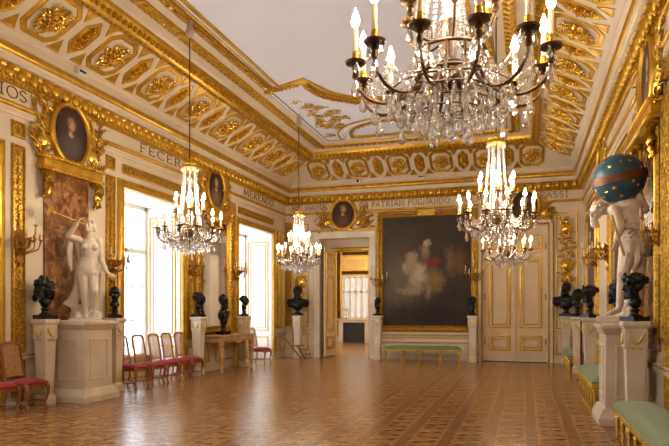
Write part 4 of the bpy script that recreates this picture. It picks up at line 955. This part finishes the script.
head(b,Matrix.Translation(lm(38,150,-.08))@Euler((.0,.45,-.80)).to_matrix().to_4x4()@Euler((.40,0,0)).to_matrix().to_4x4(),'curl',1.7,8,1.05)
limb(b,[lm(74,152,-.17),lm(90,196,-.25),lm(80,228,-.28)],[.08,.062,.042]); hand(b,lm(80,228,-.28),(-.15,-.2,-.9),(.8,-.5,0),1.1,.9,1)
limb(b,[lm(124,140,.06),lm(143,150,.02),lm(132,118,-.06)],[.085,.064,.045]); hand(b,lm(132,118,-.06),(-.5,0,.9),(.8,-.3,.3),1.1,.5,-1)
limb(b,[lm(108,246,-.04),lm(96,302,-.16),lm(88,380,-.06)],[.13,.083,.05]); b.blob(lm(93,328,-.08),(.066,.072,.105)); limb(b,[lm(88,380,-.06),lm(85,396,-.07),lm(62,404,-.16)],[.049,.044,.028]); b.blob(lm(72,403,-.11),(.085,.055,.03),(0,0,.6))
limb(b,[lm(128,250,.03),lm(130,310,-.02),lm(134,385,.08)],[.125,.083,.05]); b.blob(lm(132,335,.05),(.064,.07,.105)); limb(b,[lm(134,385,.08),lm(128,400,.0)],[.048,.03])
put('figure',fuse(b,'figure',.0085,4),t2)
b=B()
for i in range(9):
    q=i/8; b.tube([lm(92+q,222+20*q,-.14),lm(112,228+26*q,-.19+.02*q),lm(138,228+30*q,-.13),lm(158-2*q,236+22*q,.02)],[.022,.032,.036,.03],7)
for i in range(9):
    q=i/8; b.tube([lm(132+3*q,172+6*q,-.1+.03*q),lm(146+2*q,205,-.07+.05*q),lm(153+4*q,240,-.05+.08*q),lm(146+10*q,268-6*q,-.04+.08*q)],[.018,.032,.038,.028],7)
for i in range(6):
    q=i/5; b.tube([lm(122+7*q,240,-.16),lm(124+7*q,275,-.16),lm(116+8*q,308-14*q,-.15)],[.026,.028,.010],7)
for i in range(5):
    q=i/4; b.tube([lm(92-2*q,200-5*q,-.17),lm(116,196-8*q,-.17),lm(142,205-8*q,-.07)],[.012,.022,.022],6)
for i in range(7):
    q=i/6; b.tube([lm(120+5*q,258,.1),lm(120+6*q,320,.13),lm(116+7*q,405,.13)],[.03,.036,.036],7)
put('drapery',fuse(b,'drapery',.011,3),t2)
b=B(); b.M=Matrix.Translation(t2.location)@Matrix.Rotation(-.13,4,'Z'); b.tube([lm(70,168,-.33),lm(97,266,-.31)],.016,8)
tag(b.build('scythe_staff',mat('staff_wood','b98a4e',.5)),'thin wooden scythe staff held by the bent marble old man','staff')
gl=thing('celestial_globe','large blue globe with gilt stars and a copper band on the old man\'s back','globe',(0,0,0))
gl.location=Matrix.Translation(t2.location)@Matrix.Rotation(-.13,4,'Z')@Vector(lm(87,71,.0)); gl.rotation_euler=(0,0,-.13)
GR=.335
b=B(); b.blob((0,0,0),(GR,GR,GR),la=28,lo=44); b.build('sphere',GLOBE,gl,ang=3)
b=B(); b.lathe([(GR+.003,-.062),(GR+.018,-.058),(GR+.02,0),(GR+.018,.058),(GR+.003,.062)],48,cap=False); bd=b.build('band',COPPER,gl); bd.rotation_euler=(.12,-.16,0)
b=B(); R=random.Random(12); pts=[]
while len(pts)<46:
    v=Vector((R.gauss(0,1),R.gauss(0,1),R.gauss(0,1))).normalized()
    if abs(v.z)<.27 or any((v-q).length<.28 for q in pts): continue
    pts.append(v); tq=v.to_track_quat('Z','Y').to_matrix().to_4x4(); s=R.uniform(.026,.042)
    star=[(s*(1 if i%2==0 else .42)*math.cos(PI/2+i*PI/5),s*(1 if i%2==0 else .42)*math.sin(PI/2+i*PI/5),0) for i in range(10)]
    b.M=Matrix.Translation(v*(GR+.0015))@tq; b.add(star+[(0,0,.007)],[(i,(i+1)%10,10) for i in range(10)])
b.build('gilt_stars',GOLDB,gl,smooth=False)
# ---------------------------------------------------------------- gilt wall trophies
def wall_trophy(side,s,label,z0=2.12,z1=4.28):
    t=thing('wall_trophy',label,'wall relief',onwall(side,s,z0),RZ[side]); R=random.Random(int(s*10)); h=z1-z0; b=B()
    b.tube([(0,-.03,h),(0,-.04,h*.5),(0,-.03,.05)],.014,6)
    for zc,r in((h*.84,.17),(h*.34,.20)):
        b.lathe([(0,-.14),(r*.4,-.13),(r*.8,-.09),(r,-.05),(r,0)],16,(0,0,zc),'y',False)
        for i in range(12): a=2*PI*i/12; b.blob((r*.8*math.cos(a),-.10,zc+r*.8*math.sin(a)),(.02,.02,.02))
    for k in(-1,1):
        for i in range(5): b.tube([(0,-.04,h*.30),(k*(.06+.05*i),-.05,h*.30+.34-.04*i)],[.012,.009],5); b.tube([(0,-.04,h*.3),(k*(.05+.055*i),-.05,-.02+.09*i)],[.014,.008],5)
        for i in range(44):
            zz=R.uniform(.10,h-.05); leaf(b,k*R.uniform(.02,.17),zz,R.uniform(.08,.15),R.uniform(.04,.075),R.uniform(0,2*PI),-.03-.05*R.random())
        for i in range(5): scroll(b,k*.12,h*(.5+.075*i),.07,k,R.random()*6,1.3,.016,-.04)
    b.build('relief',GOLDB,t); b=B(); b.blob((0,-.1,h*.93),(.07,.07,.09),la=6,lo=9); b.blob((0,-.12,h*.985),(.05,.05,.04)); b.build('helmet',GOLDB,t); return t
wall_trophy('back',1.155,'gilt trophy of shields and lances hung on the panel right of the double door')
wall_trophy('back',-7.14,'gilt trophy of shields on the narrow panel in the far left corner',1.6,4.2)
# ---------------------------------------------------------------- wall lights (unlit candles)
SCON=mat('sconce_backlit_gilt','cf9f4c',.32,.75,var='a0702e',vs=20)  # browner than the other gilding: backlit shade taken into the colour
def make_sconce(label):
    t=thing('wall_sconce',label,'sconce',group='gilt wall sconces with unlit candles'); b=B()
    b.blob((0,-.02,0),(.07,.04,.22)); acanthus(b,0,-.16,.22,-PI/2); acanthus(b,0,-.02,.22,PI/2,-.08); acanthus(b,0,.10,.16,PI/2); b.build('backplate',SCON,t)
    for i,(x,y,z) in enumerate(((-.26,-.22,.14),(.26,-.22,.14),(0,-.36,.26),(-.14,-.33,.04),(.14,-.33,.04))):
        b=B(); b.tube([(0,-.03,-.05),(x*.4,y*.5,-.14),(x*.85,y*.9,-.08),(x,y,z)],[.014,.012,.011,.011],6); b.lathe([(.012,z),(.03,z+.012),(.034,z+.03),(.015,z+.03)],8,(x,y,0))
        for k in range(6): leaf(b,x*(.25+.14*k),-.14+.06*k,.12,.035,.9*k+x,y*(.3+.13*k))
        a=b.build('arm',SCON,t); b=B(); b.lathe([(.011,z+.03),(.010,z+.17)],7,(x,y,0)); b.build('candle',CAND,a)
    return t
s0=None
for side,s,z,lab in(('left',7.68,2.58,'gilt wall sconce left of the trumpeting statue, above the whole cane chair'),('left',9.93,2.42,'gilt wall sconce right of the trumpeting statue at the window edge'),('left',12.85,2.55,'gilt wall sconce on the near side of the wall mirror'),('left',15.16,2.55,'gilt wall sconce on the far side of the wall mirror by the second window'),
  ('back',-4.42,2.46,'gilt wall sconce left of the battle painting'),('back',-1.47,2.60,'gilt wall sconce right of the battle painting'),('right',8.42,2.46,'gilt wall sconce behind the drapery of the globe bearer'),('right',13.45,2.72,'gilt wall sconce on the right wall nearest the globe bearer'),('right',15.35,2.72,'gilt wall sconce farther along the right wall')):
    if s0 is None: s0=make_sconce(lab); s0.location=onwall(side,s,z); s0.rotation_euler=(0,0,RZ[side])
    else:
        k=dup(s0,onwall(side,s,z),RZ[side],lab)
        if 'drapery' in lab: k.scale=(.7,.7,.8)
# ---------------------------------------------------------------- chandeliers
def drop_mesh(l,r,name='crystal_drop'):
    b=B(); b.lathe([(.001,0),(r*.45,-l*.12),(r*.35,-l*.2),(r*.75,-l*.5),(r,-l*.72),(r*.7,-l*.9),(.001,-l)],6); return b.mesh(name,CRYS,False)
DROP=drop_mesh(.115,.028,'pendant'); DROPS=drop_mesh(.075,.018); 
def bead(b,c,r): b.blob(c,(r,r,r*1.2),la=3,lo=6)
cb=B(); cb.lathe([(.0155,0),(.0145,.19)],10); CANM=cb.mesh('candle',CAND)
cb=B(); cb.lathe([(.006,.185),(.019,.205),(.025,.228),(.017,.258),(.002,.30)],8); BULB=cb.mesh('candle_bulb',FLAME)
cb=B(); cb.lathe([(.012,-.05),(.02,-.04),(.015,-.02),(.055,-.012),(.060,.0),(.02,.004),(.018,.03)],14); PANM=cb.mesh('drip_pan',DARKM)
def make_chandelier(label):
    t=thing('chandelier',label,'chandelier',group='crystal chandeliers'); Z0=2.55; z=lambda v:v-Z0
    b=B(); b.lathe([(.012,z(ZC)+.08),(.05,z(6.42)+.06),(.06,z(6.34)),(.075,z(6.29)),(.05,z(6.23)),(.012,z(6.20))],14); b.build('ceiling_boss',mat('boss','b9a79a',.4) if 'boss' not in bpy.data.materials else bpy.data.materials['boss'],t)
    b=B(); b.tube([(0,0,z(6.2)),(0,0,z(4.08))],.011,6); n=30
    b.build('rod',DARKM,t)
    b=B(); b.lathe([(.10,z(4.03)),(.125,z(4.045)),(.13,z(4.07)),(.10,z(4.08)),(.03,z(4.13)),(.012,z(4.16))],16); b.lathe([(.13,z(4.0)),(.135,z(4.03)),(.125,z(4.05))],16,cap=False); b.build('crown',GOLDB,t)
    for i in range(12):
        a=2*PI*i/12; put('crystal_drop',DROPS,t,(.13*math.cos(a),.13*math.sin(a),z(4.03)))
    for i in range(8):      # bead strings from crown to ring
        a=2*PI*(i+.5)/8; b=B(); n=30
        for k in range(n):
            q=k/(n-1); r=.105+.085*q**1.6; bead(b,(r*math.cos(a),r*math.sin(a),z(4.02-.98*q)),.0155)
        b.build('bead_string',CRYS,t,smooth=False)
    b=B(); b.lathe([(.02,z(2.9)),(.03,z(3.0)),(.06,z(3.1)),(.075,z(3.2)),(.04,z(3.27)),(.025,z(3.32)),(.055,z(3.42)),(.065,z(3.5)),(.03,z(3.57)),(.018,z(3.65)),(.04,z(3.74)),(.045,z(3.8)),(.015,z(3.88)),(.012,z(4.05))],10); b.build('glass_stem',CRYS,t,ang=.4)
    b=B(); b.tube([(0,0,z(4.05)),(0,0,z(2.62))],.012,6); b.lathe([(.02,z(2.80)),(.09,z(2.84)),(.10,z(2.90)),(.08,z(2.97)),(.03,z(3.0))],14); b.build('hub',DARKM,t)
    b=B()
    for zz in(2.90,3.03): b.tube([(.19*math.cos(2*PI*i/24),.19*math.sin(2*PI*i/24),z(zz)) for i in range(25)],.011,5)
    for i in range(12):
        a=2*PI*i/12; b.tube([(.19*math.cos(a),.19*math.sin(a),z(2.9)),(.20*math.cos(a),.20*math.sin(a),z(2.965)),(.19*math.cos(a),.19*math.sin(a),z(3.03))],.009,5)
        if i%3==0: b.tube([(.09*math.cos(a),.09*math.sin(a),z(2.9)),(.19*math.cos(a),.19*math.sin(a),z(2.96))],.009,5)
    b.build('ring_band',DARKM,t)
    def arm(a,r0,za,zl,r1,zc,big):
        ca,sa=math.cos(a),math.sin(a); P=lambda r,zz:(r*ca,r*sa,z(zz)); n=14; pts=[]
        q0,q1,q2,q3=(r0,za),(r0+.10*(1 if big else .5),zl-.10),(r1+.03,zl-.05),(r1,zc-.03)
        for i in range(n):
            s=i/(n-1); w=((1-s)**3,3*s*(1-s)**2,3*s*s*(1-s),s**3); pts.append(P(sum(w[k]*(q0,q1,q2,q3)[k][0] for k in range(4)),sum(w[k]*(q0,q1,q2,q3)[k][1] for k in range(4))))
        b=B(); b.tube(pts,.0095 if big else .0075,6); b.blob(P(r1,zc-.07),(.02,.02,.03))
        ar=b.build('arm',DARKM,t); put('drip_pan',PANM,ar,P(r1,zc)); fit=B(); fit.lathe([(.018,zc-Z0),(.021,zc-Z0+.02),(.017,zc-Z0+.05),(.019,zc-Z0+.055)],9,(P(r1,zc)[0],P(r1,zc)[1],0)); fit.build('candle_socket',GOLDB,ar); put('candle',CANM,ar,P(r1,zc)); put('candle_bulb',BULB,ar,P(r1,zc))
        if big:
            for k,(rr,zz) in enumerate(((r1,zc-.08),(r1*.80,zl-.03),(r1*.55,zl+.0))): put('pendant',DROP,ar,P(rr,zz))
            for k in(-1,1): put('pendant',DROPS,ar,((r1)*ca-k*.05*sa,r1*sa+k*.05*ca,z(zc-.01)))
    for i in range(12): arm(-PI/2-.16+2*PI*i/12,.17,2.90,2.76,.535,2.97,True)
    for i in range(6): arm(-PI/2+.2+2*PI*i/6,.05,3.12,3.13,.26,3.28,False)
    for i in range(12):     # garlands of beads between arm and arm
        a0=-PI/2-.16+2*PI*i/12; b=B(); b.tube([((.46-.05*math.sin(PI*k/11))*math.cos(a0+2*PI/12*k/11),(.46-.05*math.sin(PI*k/11))*math.sin(a0+2*PI/12*k/11),z(2.86-.10*math.sin(PI*k/11))) for k in range(12)],.004,4)
        for k in range(12):
            q=k/11; a=a0+2*PI/12*q; r=.46-.05*math.sin(PI*q); bead(b,(r*math.cos(a),r*math.sin(a),z(2.86-.10*math.sin(PI*q))),.013)
        b.build('bead_garland',CRYS,t,smooth=False); b=B(); b.tube([((.20+.25*k/8)*math.cos(a0),(.20+.25*k/8)*math.sin(a0),z(3.0-.10*k/8-.10*math.sin(PI*k/8))) for k in range(9)],.004,4)
        for k in range(9):
            q=k/8; r=.20+.25*q; bead(b,(r*math.cos(a0),r*math.sin(a0),z(3.0-.10*q-.10*math.sin(PI*q))),.013)
        b.build('bead_garland',CRYS,t,smooth=False)
    R=random.Random(3)
    for r,zz,n in((.34,2.80,20),(.29,2.76,18),(.23,2.72,16),(.17,2.69,12),(.10,2.67,8)):
        for i in range(n):
            a=2*PI*(i+R.random()*.3)/n; put('crystal_drop',DROPS if i%2 else DROP,t,(r*math.cos(a),r*math.sin(a),z(zz)+R.uniform(-.02,.02)))
    b=B()
    for r,zz,n in((.34,2.81,34),(.29,2.775,30),(.23,2.735,26),(.17,2.70,20)):
        b.tube([(r*math.cos(2*PI*i/24),r*math.sin(2*PI*i/24),z(zz)) for i in range(25)],.006,5)
    for i in range(6):
        a=PI*i/3; b.tube([(.09*math.cos(a),.09*math.sin(a),z(2.86)),(.25*math.cos(a),.25*math.sin(a),z(2.80)),(.34*math.cos(a),.34*math.sin(a),z(2.81))],.006,5)
    b.build('basket_hoops',DARKM,t)
    b=B()
    for i in range(12):
        a=2*PI*i/12
        for k in range(14):
            q=k/13; r=.22*(1-q)**.8+.18*q*(1-q)*2; bead(b,(r*math.cos(a),r*math.sin(a),z(2.92-.30*q)),.014)
    o=b.build('basket_beads',CRYS,t,smooth=False); o['kind']='stuff'
    b=B(); b.blob((0,0,.045),(.042,.042,.05),la=7,lo=10); b.build('finial',CRYS,t,smooth=False)
    return t
ch=make_chandelier('largest crystal chandelier, its upper candles and rod out of sight'); ch.location=(-.40,3.44,2.47)
for x,y,lab in((-.4,9.02,'middle crystal chandelier hanging in front of the battle painting corner and the double door'),(-.4,14.18,'farthest crystal chandelier, low in front of the closed double door'),
    (-5.4,9.02,'crystal chandelier hanging before the bright window with the row of chairs'),(-5.4,14.18,'crystal chandelier hanging before the oval portrait over the open doorway')):
    dup(ch,(x,y,2.47),.12*x,lab)
# ---------------------------------------------------------------- small things
def device(label,loc,rz,slot):
    t=thing('security_sensor',label,'sensor',loc,rz); b=B(); b.box(-.09,.09,-.06,.02,-.055,.055); b.build('housing',PAGE,t,bev=.008)
    b=B()
    if slot: b.box(-.075,.075,-.068,-.055,-.02,.02)
    else: b.lathe([(.03,-.065),(.045,-.06)],12,(0,0,0),'y')
    b.build('lens',DARK,t); return t
device('small white box with a dark slot on the cornice above the trumpeting statue',(XL+.40,8.62,5.62),PI/2,True)
device('small white camera with a round dark lens on the cornice above the open doorway',(-5.05,D-.40,5.64),0,False)
device('small white box with a dark slot on the cornice above the battle painting',(-3.05,D-.40,5.64),0,True)
t=thing('folding_stand','folded wooden stand leaning before the far left corner pedestal','stand',(-7.02,18.05,0),.5)
b=B(); 
for k in(-.16,.16): b.tube([(-.42,k,.80),(.22,k,.0)],.018,6)
b.build('long_leg',PLANK,t)
b=B()
for k in(-.13,.13): b.tube([(.10,k,.42),(.34,k,.0)],.018,6)
b.tube([(-.12,-.13,.43),(.30,-.13,.43)],.018,6); b.tube([(-.12,.13,.43),(.30,.13,.43)],.018,6); b.build('short_leg',PLANK,t)
b=B(); b.M=Matrix.Translation((-.30,0,.66))@Matrix.Rotation(.90,4,'Y'); b.box(-.16,.16,-.17,.17,-.012,.012); b.build('rest_board',PLANK,t,bev=.004)
t=thing('barrier_pole','slim dark red upright pole standing between the pedestals on the right','pole',(1.18,14.40,0))
b=B(); b.lathe([(.13,0),(.13,.015),(.04,.035),(.022,.06)],16); b.build('foot',DARK,t)
b=B(); b.lathe([(.024,.05),(.024,1.62),(.034,1.64),(.034,1.68),(.012,1.72)],12); b.build('shaft',POLE,t)
for x in(-6.93,-6.82):
    b=B(); b.box(x-.04,x+.04,D-.052,D-.038,.06,.14); o=b.build('wall_socket',CONST); tag(o,'small brass wall socket on the skirting left of the open doorway, %s one'%('left' if x<-6.9 else 'right'),'socket'); 
    q=B(); q.box(x-.018,x+.018,D-.058,D-.05,.08,.12); q.build('socket_insert',DARK,o)
# ---------------------------------------------------------------- light: sky through the windows, candle bulbs, added fill beyond the doorway
w=bpy.data.worlds.new('sky'); bpy.context.scene.world=w; w.use_nodes=True; nt=w.node_tree; bg=nt.nodes['Background']
bg.inputs[0].default_value=(.82,.91,1.0,1); bg.inputs[1].default_value=5.5
def portal(M,sx,sz):
    l=bpy.data.lights.new('window_daylight','AREA'); l.shape='RECTANGLE'; l.size=sx; l.size_y=sz; l.cycles.is_portal=True
    o=bpy.data.objects.new('window_daylight',l); C.objects.link(o); o.matrix_world=M
for a,c in WINS: portal(Matrix.Translation((XL-RD-.06,(a+c)/2,WTOP/2+.25))@Matrix.Rotation(-PI/2,4,'Y')@Matrix.Rotation(PI/2,4,'Z'),c-a,WTOP-.5)
portal(Matrix.Translation((FX+.1,FY+.2,2.2))@Matrix.Rotation(-PI/2,4,'X'),1.3,2.1)  # sky portal for the opening that replaces the mirror
for x,y in((-.4,3.44),(-.4,9.02),(-.4,14.18),(-5.4,9.02),(-5.4,14.18),(-5.4,3.86)):
    l=bpy.data.lights.new('chandelier_glow','POINT'); l.energy=72; l.color=(1,.90,.74); l.shadow_soft_size=.35
    o=bpy.data.objects.new('chandelier_glow',l); C.objects.link(o); o.location=(x,y,3.55)
l=bpy.data.lights.new('room_beyond_fill','POINT'); l.energy=330; l.color=(1,.84,.58); l.shadow_soft_size=.4  # added fill light for the far room, kept out of view
o=bpy.data.objects.new('room_beyond_fill',l); C.objects.link(o); o.location=(-8.5,23.4,3.9)
cam=bpy.data.cameras.new('camera'); co=bpy.data.objects.new('camera',cam); C.objects.link(co); bpy.context.scene.camera=co
co.location=(0,0,1.5); co.rotation_euler=(PI/2,0,.305); cam.sensor_width=36; cam.lens=606/669*36; cam.shift_y=(312-223)/669; cam.clip_end=200
vs=bpy.context.scene.view_settings; vs.view_transform='Standard'; vs.look='None'; vs.gamma=1; vs.exposure=0.45; vs.use_curve_mapping=False
